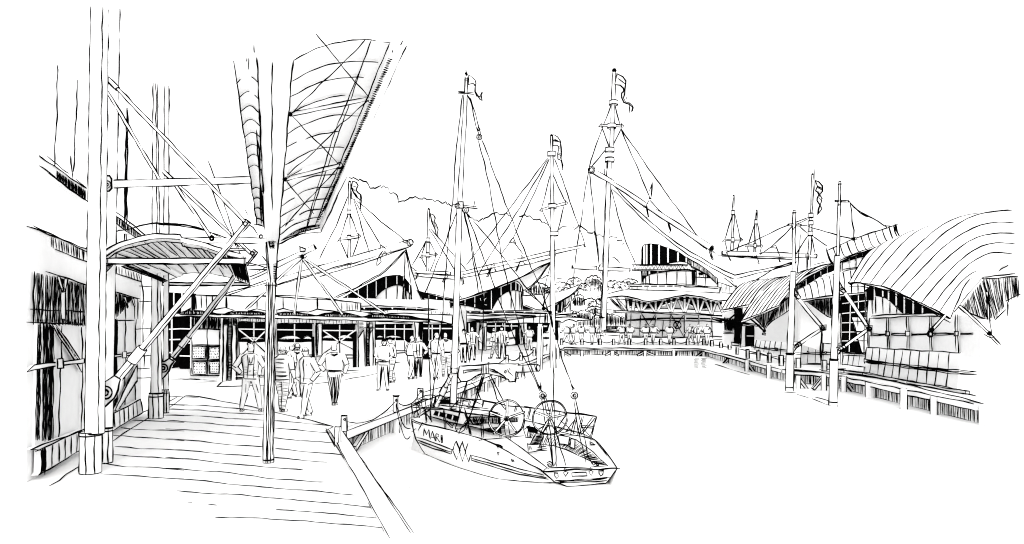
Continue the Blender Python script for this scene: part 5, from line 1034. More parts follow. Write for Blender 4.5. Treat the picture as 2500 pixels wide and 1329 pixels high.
def knee(label,pl1,a,b,c,Z):
    T=thing('knee_brace',label,'brace','knee braces on the twin poles'); k=Z/F
    (p,q,r)=S7(*a,*b,*c); s=M('upper_tube',T); s.tube(P(*p,Z),P(*q,Z),4.5*k,3*k,10,2.6,'ab',0); s=M('lower_tube',T); s.tube(P(*q,Z),P(*r,Z),3*k,3.5*k,10,2.6,'ab')
    s=M('hinge_plate',T); pl=Zp(Z-.1)
    for t in pl1:
        if t is not pl1[0]: s=M('hinge_plate',T)
        s.pan(pl,S7(t),.05,edge=2.6)
    s=M('hinge_eye',T)
    s.ring(P(*q,Z-.12),5*k,(0,1,0),2.8); s.ring(P(*q,Z-.12),2*k,(0,1,0),2.4); s.pan(Zp(Z-.11),[(q[0]-9,q[1]-6),(q[0]+8,q[1]-8),(q[0]+7,q[1]+4),(q[0]-4,q[1]+7)],.03,edge=2.6)
    for t in (pl1): 
        n=S7(t); cx=sum(v[0] for v in n)/len(n); cy=sum(v[1] for v in n)/len(n); s.ring(P(cx-1,cy,Z-.16),2.6*k,(0,1,0),2.6)
    for u in (.12,.2): s.ring(P(*q,Z).lerp(P(*r,Z),1-u),4.5*k,P(*q,Z)-P(*r,Z),2.8)
knee('knee brace pointing right from the farther pole',('885 290 905 330 950 380 930 405 900 380 885 370','870 900 900 905 940 885 920 920 870 985'),(920,390),(1190,715),(885,925),30.)
knee('knee brace pointing right from the nearer pole',('1370 210 1400 270 1445 320 1420 335 1375 300','1345 925 1395 920 1410 930 1350 1010'),(1420,320),(1690,720),(1360,960),25.)
s=M('hanging_rod',None,'pair of thin rods dropping from the tip of the farther knee brace','rod')
for t in ('1172 745 1175 1090','1185 745 1180 1060','1170 760 1165 1110'): s.ln(pz(S7(t),29.8),2.2)
# ================================================================ masts on the right
MR_='slender masts behind the right halls'
rigmast('slender mast with lantern tip and diamond stays, leftmost behind the far tent roof',62,R5,'295 985 312 520','215 825 395 825',['300 540 225 810','325 540 385 810','222 835 250 955','380 840 345 965'],[(308,530),(305,825)],MR_,(5,4),3,'310 500 315 345')
rigmast('shortest slender mast with diamond stays, between the lantern mast and the flag mast',64,R5,'540 990 556 630','460 882 615 892',['545 640 475 870','570 640 610 880','465 895 485 1000','615 900 600 970'],[(555,630),(545,888)],MR_,(4,3),3,'558 620 565 505')
rigmast('flag mast on the right with collars and level spar',60,R5,'1125 1150 1150 600',None,['>58 1125 770 990 980','1138 780 1115 1000','1155 785 1200 990','>56 1130 590 950 680 720 905 600 980','>56 1120 580 890 670 480 860 230 965','>50 1165 780 1270 850 1325 890','>52 1030 680 1110 750'],[(1150,560),(1148,640),(1145,755)],MR_,(7,5),3,'1155 560 1170 115')
flagcloth('striped flag twisting down beside the right flag mast','1195 180 1240 195 1275 240 1270 300 1240 345 1262 340 1280 375 1270 410 1245 450 1262 490 1235 530 1228 552 1235 490 1245 450 1215 400 1225 370 1245 335 1225 310 1195 295 1215 245','1215 240 1275 270/1220 255 1270 285/1195 295 1240 320 1250 360/1250 350 1280 380/1240 370 1270 405',R5,59.8)
s=M('flag_halyard',None,'thin halyard line rising beside the right flag mast','rope'); s.ln(pz(R5('1195 55 1190 180 1190 290'),59.8),1.5); s.ln(pz(R5('1035 765 1020 960 1010 1190'),50),2.)
T=thing('boom','level spar across the slender masts behind the far tent roof','boom'); s=M('spar',T); q=R5('190 968 1210 1000'); s.tube(P(*q[0],60.5),P(*q[1],60),.17,.15,10,2.4,'ab'); s.ln(pz(R5('150 1000 520 1020 980 1040'),60),2.3)
clamps(T,R5,('190 945 195 985 240 980','225 1000 245 960 290 1075 280 1070','245 965 300 1080 275 1070','530 1020 545 1000 575 1020','560 985 590 1085 565 1065','585 975 620 965 600 985','800 1020 820 1065 805 1050','1185 985 1220 990 1205 1020 1190 1015','1095 975 1095 1025','1130 970 1128 1045','1110 970 1110 1140','720 905 770 885 775 915 720 905','775 890 815 1000','970 990 990 965 1005 990 970 990'),59.5,2.7)
s=M('festoon_wire',None,'festoon wires swagging from the twin poles to the monitor roof','wire')
for t,z0,z1 in (('1040 670 1100 672 1200 700 1380 760 1480 785 1610 810',30.5,44),('1565 410 1610 470 1680 530 1772 575',25.4,40),('1570 420 1590 520 1600 620 1620 720 1612 805',25.4,44)): s.ln(pz(R5(t),z0,z1),2.3)
s.ln(pz(R7('165 30 230 85 300 125 380 170'),25.4,46),2.3); s.pan(Zp(45.5),R7('372 165 395 165 380 180'),.05,edge=2.4); s.pan(Zp(45.5),R7('185 232 200 225 215 240 190 245'),.05,edge=2.6); s.blob(P(*R7(193,238)[0],45.3),.12)
# ================================================================ sailing boat
from mathutils.bvhtree import BVHTree
B=thing('sailing_boat','white sailing boat with furled sail, two spoked wheels and lettered hull, moored at left quay','boat')
gp=spline([P(1005,1022,16.7),P(1022,1031,16.5),P(1047,1038,16.2),P(1100,1051,15.7),P(1180,1073,14.9),P(1250,1109,14.1),P(1326,1151,13.35)],6)
wl=spline([P(1038,1109,16.25),P(1048,1114,16.1),P(1090,1131,15.3),P(1144,1150,14.52),P(1204,1167,13.88),P(1270,1176,13.57),P(1353,1179,13.4)],6)
N=30; gp=resamp(gp,N); wl=resamp(wl,N)
st=resamp([P(1005,1022,16.7),P(1009,1050,16.65),P(1016,1072,16.55),P(1026,1092,16.4),P(1038,1109,16.25)],7)
rows=[]
for j in range(7):
    t=j/6; r=[]
    for i,(a,b) in enumerate(zip(gp,wl)):
        p=a.lerp(b,t); u=i/(N-1); d=st[j]-gp[0].lerp(wl[0],t)
        p=p+d*max(0,1-u*5)**1.5+V((-.35,-.35,0))*.35*math.sin(math.pi*min(1,u*1.05))*math.sin(math.pi*t)
        r.append(p)
    rows.append(r)
h=M('hull',B); h.grid(rows); h.grid([rows[-1],[p+V((.1,.1,-.25)) for p in rows[-1]]])
hb=BVHTree.FromPolygons([p for r in rows for p in r],[(a*N+b,a*N+b+1,(a+1)*N+b+1,(a+1)*N+b) for a in range(6) for b in range(N-1)])
def cast(bv,x,y,fb=14.):
    d=V(((x-CX)/F,1,(HY-y)/F)).normalized(); q=bv.ray_cast(EYE,d)
    return (q[0]-d*.012) if q[0] else P(x,y,fb)
def hl(t,w=2.6,bv=None,fb=14.): 
    for u in t.split('/'):
        pts=R1(u); pp=[]
        for (a,b) in zip(pts,pts[1:]):
            n=max(1,int(abs(a[0]-b[0])/9))
            for k in range(n): pp.append((a[0]+(b[0]-a[0])*k/n,a[1]+(b[1]-a[1])*k/n))
        pp.append(pts[-1]); h.ln([cast(bv or hb,x,y,fb) for x,y in pp],w,.8)
h.ln(gp,2.9); h.ln([p-V((0,0,.05)) for p in gp[:22]],2.4); h.ln(rows[-1],2.6); h.ln([r[0] for r in rows],3.)
hl('210 770 300 795 420 835 530 878/218 795 360 845 524 900/228 815 350 865 520 918/530 875 525 918/708 930 900 985 1100 1040 1360 1110/706 955 900 1012 1140 1080 1380 1135/708 975 900 1035 1140 1100 1400 1150/708 930 706 978',2.5)
hl('568 798 537 882 571 965 602 888 568 798/625 803 597 885 625 982 652 902 625 803/677 820 648 902 680 993/680 993 700 925/537 882 548 870',2.8)
hl('274 757 277 688/277 688 301 745/301 742 322 697/322 697 330 775/336 785 352 712/352 712 379 800/340 765 372 772/387 803 385 735/385 735 408 740/408 740 412 757/412 757 391 769/391 769 405 789/405 789 420 811/430 748 441 748/441 748 444 816/444 816 433 816/433 816 430 748',2.7)
hl('915 825 970 845 990 858 940 855 915 825/935 900 955 905 945 930 940 905/1062 960 1072 985 1090 985 1080 970 1068 972/265 635 225 705/200 690 165 720',2.6)
# starboard side and transom
gs=resamp(spline([P(1005,1022,16.7),P(1045,1008,17.4),P(1150,1003,17.9),P(1285,1027,17.2),P(1385,1050,16.1),P(1452,1073,15.2),P(1507,1144,13.25)],6),N)
ws=[V((p.x-.12,p.y-.05,-.65)) for p in gs]; ws[0]=wl[0]
h.grid([gs,[a.lerp(b,.5) for a,b in zip(gs,ws)],ws])
tr=M('transom',B); tp=[P(1326,1151,13.35),P(1507,1144,13.25),P(1479,1181,13.35),P(1385,1189,13.15),P(1353,1177,13.4)]
tr.prism(tp,V((0,.05,0))); tr.ln([tp[0],tp[1]],3,over=8); tr.ln(tp[1:]+[tp[0]],2.8)
tq=Zp(13.12)
for t in ('1345 1078 1450 1165','1460 1160 1700 1150 1950 1128','1480 1170 1700 1160 1930 1140','1490 1182 1700 1172 1925 1158','1450 1085 1485 1088 1490 1125 1475 1142 1455 1118 1450 1085','1455 1092 1488 1095','1462 1105 1466 1108','1475 1108 1478 1112','1850 1068 1895 1066 1890 1105 1870 1120 1852 1095 1850 1068','1852 1075 1893 1074','1862 1085 1865 1090','1878 1084 1880 1088','1535 1085 1553 1068 1575 1085 1553 1118 1535 1085','1545 1080 1560 1078','1760 1080 1782 1064 1803 1080 1785 1112 1760 1080','1608 1090 1740 1082 1745 1112 1612 1122 1608 1090','1345 1078 1330 1075','1940 1125 1955 1130','2000 1050 2045 1048'): tr.lns(tq,R1(t),2.6)
# deck with cockpit well
dk=M('deck',B); drows=[[a.lerp(b,j/8)-V((0,0,.03+.0*math.sin(math.pi*j/8))) for a,b in zip(gp,gs)] for j in range(9)]
dk.grid(drows); db=BVHTree.FromPolygons([p for r in drows for p in r],[(a*N+b,a*N+b+1,(a+1)*N+b+1,(a+1)*N+b) for a in range(8) for b in range(N-1)])
h2=h; h=dk
dk.ln(gs[2:],2.6)
hl('1010 765 1100 825 1210 905 1300 975 1400 1050/1400 1045 1700 1038 1935 1025/1935 1025 1800 900 1650 790 1500 742/1340 832 1450 845 1560 882 1700 945 1830 1010/800 790 960 778 1180 755/770 800 800 788/2020 1050 1880 870 1815 790/1815 790 1500 720/1385 1042 1345 1078/1530 1060 1800 1050',2.6,db,14.)
A=[cast(db,x,y) for x,y in R1('1345 760 1500 745 1600 770 1720 850 1935 1025')]; C_=[cast(db,x,y) for x,y in R1('1330 830 1450 845 1560 882 1700 945 1830 1010')]
dk.hatch(A,C_,44,2.3,.1)
def flatpan(t,w=2.4,m=W,z=.02):
    p=[cast(db,x,y)+V((0,0,z)) for x,y in R1(t)]; dk.poly(p,m); dk.ln(p+[p[0]],w)
flatpan('1490 760 1590 775 1580 850 1500 835'); flatpan('1600 790 1640 800 1635 880 1590 865'); flatpan('1770 815 1820 845 1780 845')
hl('1385 1000 1410 985 1435 1000 1430 1030 1400 1030 1390 1010 1410 1005 1420 1015/1450 1025 1465 990 1475 1030/1540 1060 1550 1035 1560 1055/1805 1020 1835 995 1850 1020 1810 1030/1815 990 1845 1030/1770 1060 1780 1035',3,db)
h=h2
cw=M('companionway',B,'open hatch with steps between the two wheels'); q=Zp(14.3)
cw.pan(q,R1('1210 670 1305 690 1300 730 1230 720'),.1,0,K,edge=2.4); cw.pan(q,R1('1190 770 1215 655 1450 640 1440 720 1330 830 1300 830'),.1,.02,edge=0) if False else None
cw.seg(q,R1,'1180 630 1175 700 1200 770/1175 700 1230 660/1190 770 1260 775/1225 665 1205 770',2.6,.03)
cw.pan(q,R1('1210 830 1330 825 1340 880 1215 905'),.1,.1,edge=2.6); cw.seg(q,R1,'1225 845 1232 885 1240 850 1250 880/1290 880 1385 870/1290 890 1390 885/1300 860 1380 850/1330 830 1360 845/1345 780 1315 860',2.6,.13)
cw.pan(q,R1('1290 735 1360 745 1325 830 1240 825'),.05,.06,edge=2.4); cw.hatch(on(q,R1('1300 740 1245 820'),.08),on(q,R1('1350 750 1320 825'),.08),10,2.2,.1)
cw.hatch(on(q,R1('1225 725 1300 735'),.05),on(q,R1('1215 770 1270 775'),.05),9,2.2,.1)
# cabin
cb=M('cabin',B); cp=Pl((-1.85,16.75),(-.2,15.25))
cb.prism(on(cp,R1('255 520 380 495 640 545 960 580 960 690 800 690 640 660 360 590')),-cp.n*.8)
cb.seg(cp,R1,'280 505 380 500 640 548 960 582/270 560 360 590 640 660 800 692/255 545 300 510/640 548 670 620 640 660/640 640 800 660/770 700 950 720',2.5,.01)
cb.seg(cp,R1,'380 470 530 465 700 490 860 515/380 430 520 440/430 480 600 500 780 520 960 550/580 440 520 510 500 515/600 440 700 430 800 470/640 480 680 500 780 510/420 455 580 470/530 470 640 440 700 450',2.2,.02)
wn=M('cabin_window',B); wn.pan(cp,R1('380 530 592 585 578 618 362 565'),.03,.02,D,edge=2.2)
for t in ('412 538 418 540 408 580 402 578','475 555 481 557 471 596 465 594','535 568 541 570 531 610 525 608'): wn.pan(cp,R1(t),.02,.04,W,edge=0)
wn.pan(cp,R1('670 590 960 578 960 640 720 645'),.03,.015,W,edge=2.2); wn.hatch(on(cp,R1('675 592 955 582'),.04),on(cp,R1('700 640 955 642'),.04),26,2.9,.05,jx=.5)
wn.pan(cp,R1('1040 600 1125 590 1120 630 1050 635'),.03,.015,W,edge=2.); wn.hatch(on(cp,R1('1045 600 1122 592'),.04),on(cp,R1('1050 632 1118 628'),.04),9,3,.05)
wn.pan(cp,R1('800 695 960 672 965 730 860 720'),.03,.015,W,edge=2.); wn.hatch(on(cp,R1('810 698 955 678'),.04),on(cp,R1('860 718 960 728'),.04),18,2.9,.1)
wn.pan(cp,R1('970 640 1000 640 1010 690 965 690'),.03,.015,W,edge=2.); wn.hatch(on(cp,R1('968 645 968 688'),.04),on(cp,R1('1010 645 1010 690'),.04),6,2.2,.05)
q=Zp(16.9); wn.pan(q,R1('405 430 530 440 590 440 575 460 500 455 410 450'),.03,0,K,edge=2); wn.hatch(on(q,R1('405 400 530 412')),on(q,R1('400 450 530 455')),18,3,.05); wn.pan(q,R1('400 455 530 462 530 490 400 480'),.03,-.02,edge=2.2)
# rails
rl=M('guard_rail',B,'port guard rail'); q=Pl((-2.25,16.8),(.2,14.4))
rl.seg(q,R1,'275 512 450 520 650 548 800 570 960 590/270 500 450 508/280 512 300 635/290 510 306 632/450 520 462 685/462 522 474 685/650 548 690 750/660 600 700 750/690 680 705 752/300 555 350 630/335 630 352 630/285 632 300 637/455 682 475 686/690 750 712 755/790 560 800 772/805 560 812 772/790 560 960 552/790 770 830 780/450 600 520 680/480 610 530 665/515 675 535 682',2.5,.0)
for t in ('965 550 970 775','955 560 958 770','958 610 1000 610','955 655 1030 660','1040 640 1035 660'): rl.lns(q,R1(t),2.6)
r2=M('guard_rail',B,'starboard guard rail'); q=Pl((gs[6].x,gs[6].y),(gs[25].x,gs[25].y))
r2.seg(q,R1,'380 388 430 402 620 415 800 432 1030 480 1180 497 1400 525 1840 575/800 440 1000 470/1180 490 1830 583/1840 575 1780 775/1830 585 1770 770/1700 575 1660 755/1715 575 1680 755/1680 755 1780 775/1690 660 1815 672/1690 675 1810 685/1820 590 1690 750/1800 590 1680 740/1700 680 1780 765/690 430 670 500/700 440 680 510/810 432 800 500/820 435 808 495/1110 475 1090 545/1120 478 1100 550/1240 505 1220 600/1230 503 1205 600/1500 540 1480 610/1560 560 1470 690/1640 590 1600 740/1655 590 1620 740/1630 620 1550 720/1600 690 1560 720/1500 610 1640 740/1480 735 1680 755/1200 600 1240 610/500 455 640 480 850 515/620 460 660 480',2.5,.0)
bb=M('bow_basket',B); q=Zp(16.75)
bb.seg(q,R1,'165 465 200 440 250 412 290 392 340 385 378 388 388 410 380 470/168 478 220 455 285 425 350 425/175 500 240 495 300 500/165 465 175 545 185 590/200 440 215 530 240 590/225 430 245 500/285 400 295 490/175 545 250 510 330 500/180 560 200 540 240 520/190 480 260 480/215 470 240 520/255 430 262 500/378 400 345 560/388 420 358 560/330 500 345 630/185 590 230 585/205 575 240 590/170 580 150 600/230 585 345 510/345 480 390 480 370 500 340 490/350 470 380 500',2.7)
# wheels
def wheel(cx,cy,r,sp,Z,lbl):
    w_=M('steering_wheel',B,lbl); k=Z/F; c=P(cx,cy,Z)
    ou=[c+V((math.cos(a)*r*k,.03*math.sin(a),math.sin(a)*r*k)) for a in [6.2832*i/40 for i in range(41)]]
    inn=[c+(p-c)*.93 for p in ou]; w_.grid([ou,inn],th=(0,.025,0),sm=False)
    w_.ln(ou,2.3,1.2); w_.ln(inn,2.,1.2)
    hb_=M('hub',w_.node); hb_.tube(c+V((0,.06,0)),c-V((0,.05,0)),5.5*k,None,12,2.8,'b'); hb_.ring(c-V((0,.06,0)),2.2*k,(0,1,0),2.6)
    for x,y in sp:
        d=P(*R1(x,y)[0],Z-.01); s_=M('spoke',w_.node); a=c+(d-c)*.13; s_.tube(a,c+(d-c)*.97,2.4*k,2.*k,6,2.5,''); s_.blob(d,2.8*k)
wheel(1237,1021.5,44.5,((1028,432),(1180,540),(1105,715),(868,545),(905,735)),14.35,'left spoked wheel')
wheel(1342.5,1020.,42.5,((1440,450),(1550,560),(1475,730),(1275,540),(1330,740)),14.,'right spoked wheel')
ws_=M('wheel_stand',B); 
for t,z in (('1405 600 1330 740',14.05),('1420 605 1480 735',14.05),('1400 640 1300 700',14.05),('1415 640 1345 735',14.05),('1035 660 1060 790',14.4),('1000 690 1020 770',14.4),('1390 560 1385 545 1400 560 1412 545 1420 560',13.95)): ws_.ln(pz(R1(t),z),2.7)
# mast and rigging
Zm=16.4; k=Zm/F
ms=M('mast',B); ms.tube(P(1106,999,Zm),P(1122,500,Zm),7.2*k,6*k,14,2.8,'a'); ms.tube(P(1122,502,Zm),P(1137,232,Zm),5*k,4*k,10,2.6,''); ms.tube(P(1137,232,Zm),P(1139,190,Zm),3*k,2.5*k,8,2.6,''); ms.blob(P(1138,180,Zm),3.5*k)
for t in ('240 90 250 75 258 95 245 100','235 115 262 120','235 128 258 130','250 95 248 60'): ms.ln(pz(R2(t),Zm-.05),3)
cs=M('crosstree',B); cs.tube(P(1119,226,Zm),P(1156,229,Zm),2*k,None,6,2.6,''); cs.ln(pz(R2('195 215 240 220 300 228'),Zm-.1),3); cs.ln(pz(R2('255 230 280 270 275 260'),Zm-.1),4)
cs=M('crosstree',B); cs.tube(P(1106,502,Zm),P(1165,507,Zm),2*k,None,6,2.6,''); cs.ln(pz(R2('308 965 302 1005 318 1000'),Zm-.1),3); cs.pan(Zp(Zm-.14),R2('195 970 228 970 228 1012 195 1012'),.05,edge=2.6); cs.ring(P(1117,503,Zm-.2),6*k,(0,1,0),2.6); 
for x,y,r in ((1170,335,6.5),(1137,513,7),(1325,966,8),(1402,966,7.5)):
    bk=M('pulley_block',B); c=P(x,y,Zm-.25 if x<1300 else 14.2); bk.tube(c+V((0,.05,0)),c,r*k,None,14,2.3,'b'); bk.ring(c-V((0,.02,0)),r*.45*k,(0,1,0),2.3)
for t,z in (('322 460 335 480 345 470 330 455',Zm-.3),('245 1040 270 1070 285 1085 265 1075',Zm-.3)): bk.ln(pz(R2(t),z),4)
for t in ('1330 270 1325 330 1345 365','1335 300 1330 340 1350 360','1605 290 1630 330 1610 345','1612 300 1618 345','1345 375 1330 400 1350 420 1370 400 1355 385','1640 370 1625 395 1640 410 1650 390'): bk.ln(pz(R1(t),14.1),3)
sy=M('rigging',B)
def rg(t,z0,z1,w=2.5): sy.ln(pz(PX(t),z0,z1),w,1.1)
rg('1130 232 1117 330 1104 500 1091 620 1080 776 1072 830 1052 995',Zm,16.4); rg('1133 240 1118 500',Zm,Zm-.1,2.2) if False else None
rg('1147 240 1160 300 1171 332',Zm,Zm-.2); rg('1150 240 1168 310 1174 330',Zm,Zm-.2)
rg('1168 343 1190 430 1210 540 1223 620 1235 675 1250 735 1271 800 1290 880 1320 955',Zm-.2,14.2); rg('1177 341 1205 419 1240 512 1283 620 1326 720 1357 823 1370 869 1399 952',Zm-.2,14.2)
rg('1117 512 1077 620 1033 728 1045 716',Zm,16.6); rg('1045 705 1046 850 1050 940 1052 995',16.7,16.6)
rg('1132 514 1150 600 1168 716',Zm-.2,15.6); rg('1134 514 1158 630 1180 722',Zm-.2,15.4); rg('1138 520 1170 600 1207 701 1240 790 1289 894 1319 955',Zm-.2,14.2); rg('1153 538 1190 580 1225 623 1280 698 1350 770',Zm-.2,14.6)
rg('1181 722 1180 740 1178 850 1175 884',15.6,15.5); rg('1122 740 1135 810 1148 889',15.8,15.6)
rg('1328 965 1342 1050 1352 1140',14.2,13.6); rg('1322 975 1340 1080 1350 1135',14.2,13.6); rg('1405 975 1425 1060 1435 1110 1450 1140',14.2,13.6); rg('1400 975 1412 1050 1430 1130',14.2,13.6); rg('1350 850 1352 960 1355 1070 1358 1135',14.3,13.6); rg('1330 965 1365 1080 1383 1145',14.15,13.6)
rg('1136 520 1125 620 1112 700',Zm-.3,16.2) if False else None
gf=M('raking_prop',B); a,b=P(1101,918,Zm-.1),P(1065,992,16.6); gf.tube(a,b,4*k,None,8,2.6,''); gf.tube(a.lerp(b,.35),a.lerp(b,.62),6*k,None,8,2.6,'ab')
for t in ('520 185 480 245 410 370','500 220 520 245','475 255 495 290','490 180 510 220'): gf.ln(pz(R1(t),Zm-.25),2.5)
bm=M('boom',B); bm.tube(P(1106,906,Zm),P(1314,899,15.),7*k,8*15/F,12,2.8,'b'); bm.tube(P(1103,905,Zm-.12),P(1116,906,Zm-.12),6*k,None,10,2.8,'ab')
for t in ('1170 110 1155 230','1180 110 1175 215','1180 180 1190 235 1180 240','1270 110 1290 175','1285 110 1305 175','1100 240 1130 240 1115 180','1240 110 1262 170','1285 160 1310 170 1290 178'): bm.ln(pz(R1(t),14.85),2.6)
sl_=M('furled_sail',B)
out=pz(R1('600 122 700 118 800 118 860 108 1000 104 1135 102 1118 140 1105 190 1100 262 1050 268 1040 245 960 222 870 200 800 198 740 215 700 245 660 262 610 268 585 225 580 190 590 140'),15.3)
cen=sum(out,V())/len(out)
def puff(p,s=1): return p+V((0,.14,0))
front=out; sl_.prism(front,V((0,.28,0))); sl_.ln(out+[out[0]],2.9,1.2)
q=Zp(15.27)
for t in ('632 165 700 158 800 150','632 165 635 190 660 185','645 185 720 170 800 165','860 150 920 158','870 165 960 190 1000 222 1015 235','870 150 940 175 980 210','800 118 795 190','815 118 812 192','835 115 838 195','858 112 862 200','1010 160 1000 185 1015 190 1020 170 1010 160','1030 150 1040 180 1080 215','1048 145 1055 165','780 205 800 180','720 235 770 200 810 195','600 275 610 265 640 262','1095 240 1100 280','1040 245 1038 270','860 110 865 92 855 92 850 110'): sl_.lns(q,R1(t),2.6)
sl_.hatch(on(q,R1('690 250 780 205')),on(q,R1('720 265 800 220')),9,2.6,.1)
rp=M('boom_rope',B)
for t,z0,z1 in (('820 195 780 330 760 400',15.2,15.6),('812 195 760 330 740 410',15.2,15.6),('800 230 740 420 700 560 660 700',15.3,15.),('670 265 640 400 600 560 555 690',15.4,15.2),('660 270 620 400 580 600 530 680',15.4,15.2),('870 200 950 350 985 430 1020 530',15.2,14.5),('860 215 900 300 930 420 1010 520',15.2,14.5),('880 220 900 260',15.2,15.2),('700 270 740 300 790 430',15.3,15.8),('830 200 700 560 590 720',15.2,15.),('640 500 680 640 590 700',15.2,15.),('745 420 700 560 640 700 580 740',15.3,15.)): rp.ln(pz(R1(t),z0,z1),2.5)
for t in ('560 690 585 690 575 715 560 690','520 675 540 680','575 700 560 720'): rp.ln(pz(R1(t),14.9),3)
flagcloth('plain pennant at the top of the boat mast','268 95 290 105 308 125 318 160 315 180 308 205 322 228 345 236 360 225 352 240 358 265 340 250 310 210 312 180 300 160 262 152','268 95 265 155/300 160 315 175',R2,16.2)
# ================================================================ people
def skin(pts,edges,rad,root):
    me=bpy.data.meshes.new('t'); bm=bmesh.new(); sk=bm.verts.layers.skin.verify()
    vs=[bm.verts.new(p) for p in pts]
    for v,r in zip(vs,rad): v[sk].radius=(r,r)
    vs[root][sk].use_root=True
    for a,b in edges: bm.edges.new((vs[a],vs[b]))
    bm.to_mesh(me); bm.free(); o=bpy.data.objects.new('t',me); COL.objects.link(o)
    m=o.modifiers.new('s','SKIN'); m.use_smooth_shade=True; m2=o.modifiers.new('u','SUBSURF'); m2.levels=1; m2.render_levels=1
    dg=bpy.context.evaluated_depsgraph_get(); ev=o.evaluated_get(dg); x=ev.to_mesh()
    V_=[v.co.copy() for v in x.vertices]; F_=[tuple(p.vertices) for p in x.polygons]
    ev.to_mesh_clear(); bpy.data.objects.remove(o); bpy.data.meshes.remove(me)
    return V_,F_
def person(x,yt,yb,label,yaw=0.,stride=(.04,-.06),spread=.05,arms=('down','down'),lean=0.,shirt=None,trous=None,hair='line',group=None,wide=1.,short=False,fing=True,hat=False,far=False,bag=None,cut=''):
    Z=F*EH/(yb-HY); Hh=(yb-yt)*Z/F; base=G(x,yb)
    ca,sa=math.cos(yaw),math.sin(yaw); Rv=V((ca,sa,0)); Fv=V((-sa,ca,0))
    def q(a,b,c):
        b=b+max(0,c-.5)*lean
        return base+Rv*(a*Hh)+Fv*(b*Hh)+V((0,0,c*Hh))
    T=thing('person',label,'person',group); lw=2.3 if Z<45 else 2.1
    rr=lambda v: RND.uniform(-v,v)
    sw,tl,hx,hz=rr(.014),rr(.014),rr(.012),rr(.006)
    J={'pel':q(0,0,.53),'wai':q(0,.0,.62),'che':q(sw,0,.74),'nek':q(sw+hx*.4,.0,.85),'hd':q(sw+hx,.012,.925+hz),'top':q(sw+hx,.01,.975+hz)}
    for s_,sg,st_,ar in (('l',-1,stride[0],arms[0]),('r',1,stride[1],arms[1])):
        J['hip'+s_]=q(sg*.055,0,.5); J['kne'+s_]=q(sg*(.055+spread*.5),st_*.35+.025,.28); J['ank'+s_]=q(sg*(.055+spread),st_,.045); J['toe'+s_]=q(sg*(.065+spread),st_+.085,.02)
        J['sho'+s_]=q(sw+sg*.115*wide,0,.81+sg*tl)
        e,w_,h_={'down':((.155,-.01,.64),(.17,.03,.5),(.172,.05,.44)),'hip':((.215,-.03,.66),(.15,.03,.56),(.11,.05,.54)),'front':((.155,.02,.65),(.09,.12,.6),(.04,.14,.6)),'out':((.2,.02,.68),(.26,.05,.57),(.28,.07,.52)),'pocket':((.18,-.04,.65),(.14,.02,.53),(.12,.05,.49)),'up':((.17,.06,.7),(.1,.12,.8),(.06,.1,.86))}[ar]
        for nm,c in (('elb',e),('wri',w_),('han',h_)): J[nm+s_]=q(sw+sg*c[0]*wide+rr(.015),c[1],c[2]+rr(.012)+sg*tl)
    names=list(J); ix={n:i for i,n in enumerate(names)}
    R_={'pel':.075,'wai':.07,'che':.085,'nek':.032,'hd':.055,'top':.035,'hip':.055,'kne':.036,'ank':.025,'toe':.02,'sho':.042,'elb':.029,'wri':.02,'han':.024}
    rad=[R_.get(n,R_.get(n[:3],.03))*Hh for n in names]
    ed=[('pel','wai'),('wai','che'),('che','nek'),('nek','hd'),('hd','top')]
    for s_ in 'lr': ed+=[('pel','hip'+s_),('hip'+s_,'kne'+s_),('kne'+s_,'ank'+s_),('ank'+s_,'toe'+s_),('che','sho'+s_),('sho'+s_,'elb'+s_),('elb'+s_,'wri'+s_),('wri'+s_,'han'+s_)]
    vv,ff=skin([J[n] for n in names],[(ix[a],ix[b]) for a,b in ed],rad,0)
    b=M('body',T); i0=len(b.v); b.v+=vv
    for f in ff: b.f.append(tuple(i0+k for k in f)); b.mi.append(W); b.smooth.append(True)
    view=(base-EYE); view.z=0; view.normalize(); pr=V((view.y,-view.x,0))
    hc=J['hd']; hr=(.034 if far else .055)*Hh
    b.ball(hc+V((0,0,.005*Hh)),hr*.98,(.82,.9,1.12))
    # head outline, ears, face
    b.ln([hc-view*hr*.3+pr*math.cos(a)*hr*.86+V((0,0,math.sin(a)*hr*1.15)) for a in [6.2832*i/14 for i in range(15)]],lw,.6)
    for sg in (-1,1): b.ball(hc+Rv*sg*hr*.85,hr*.2,(.6,.8,1.2),W,6,4)
    fr=hc+Fv*hr*.93
    b.ball(fr+V((0,0,-.1*hr)),hr*.2,(.7,.9,1.2),W,6,4)
    if Z<45:
        for sg in (-1,1): b.blob(fr+Rv*sg*hr*.32+V((0,0,.12*hr)),hr*.1)
        b.ln([fr-Rv*hr*.25-V((0,0,.5*hr)),fr+Rv*hr*.25-V((0,0,.5*hr))],lw*.8,.2); b.ln([fr+V((0,0,.05*hr)),fr+Fv*hr*.18-V((0,0,.2*hr))],lw*.8,.2)
        for sg in (-1,1): b.ln([J['nek']+pr*sg*.03*Hh+V((0,0,.0)),hc+pr*sg*.034*Hh-V((0,0,.055*Hh))],lw*.9,.3)
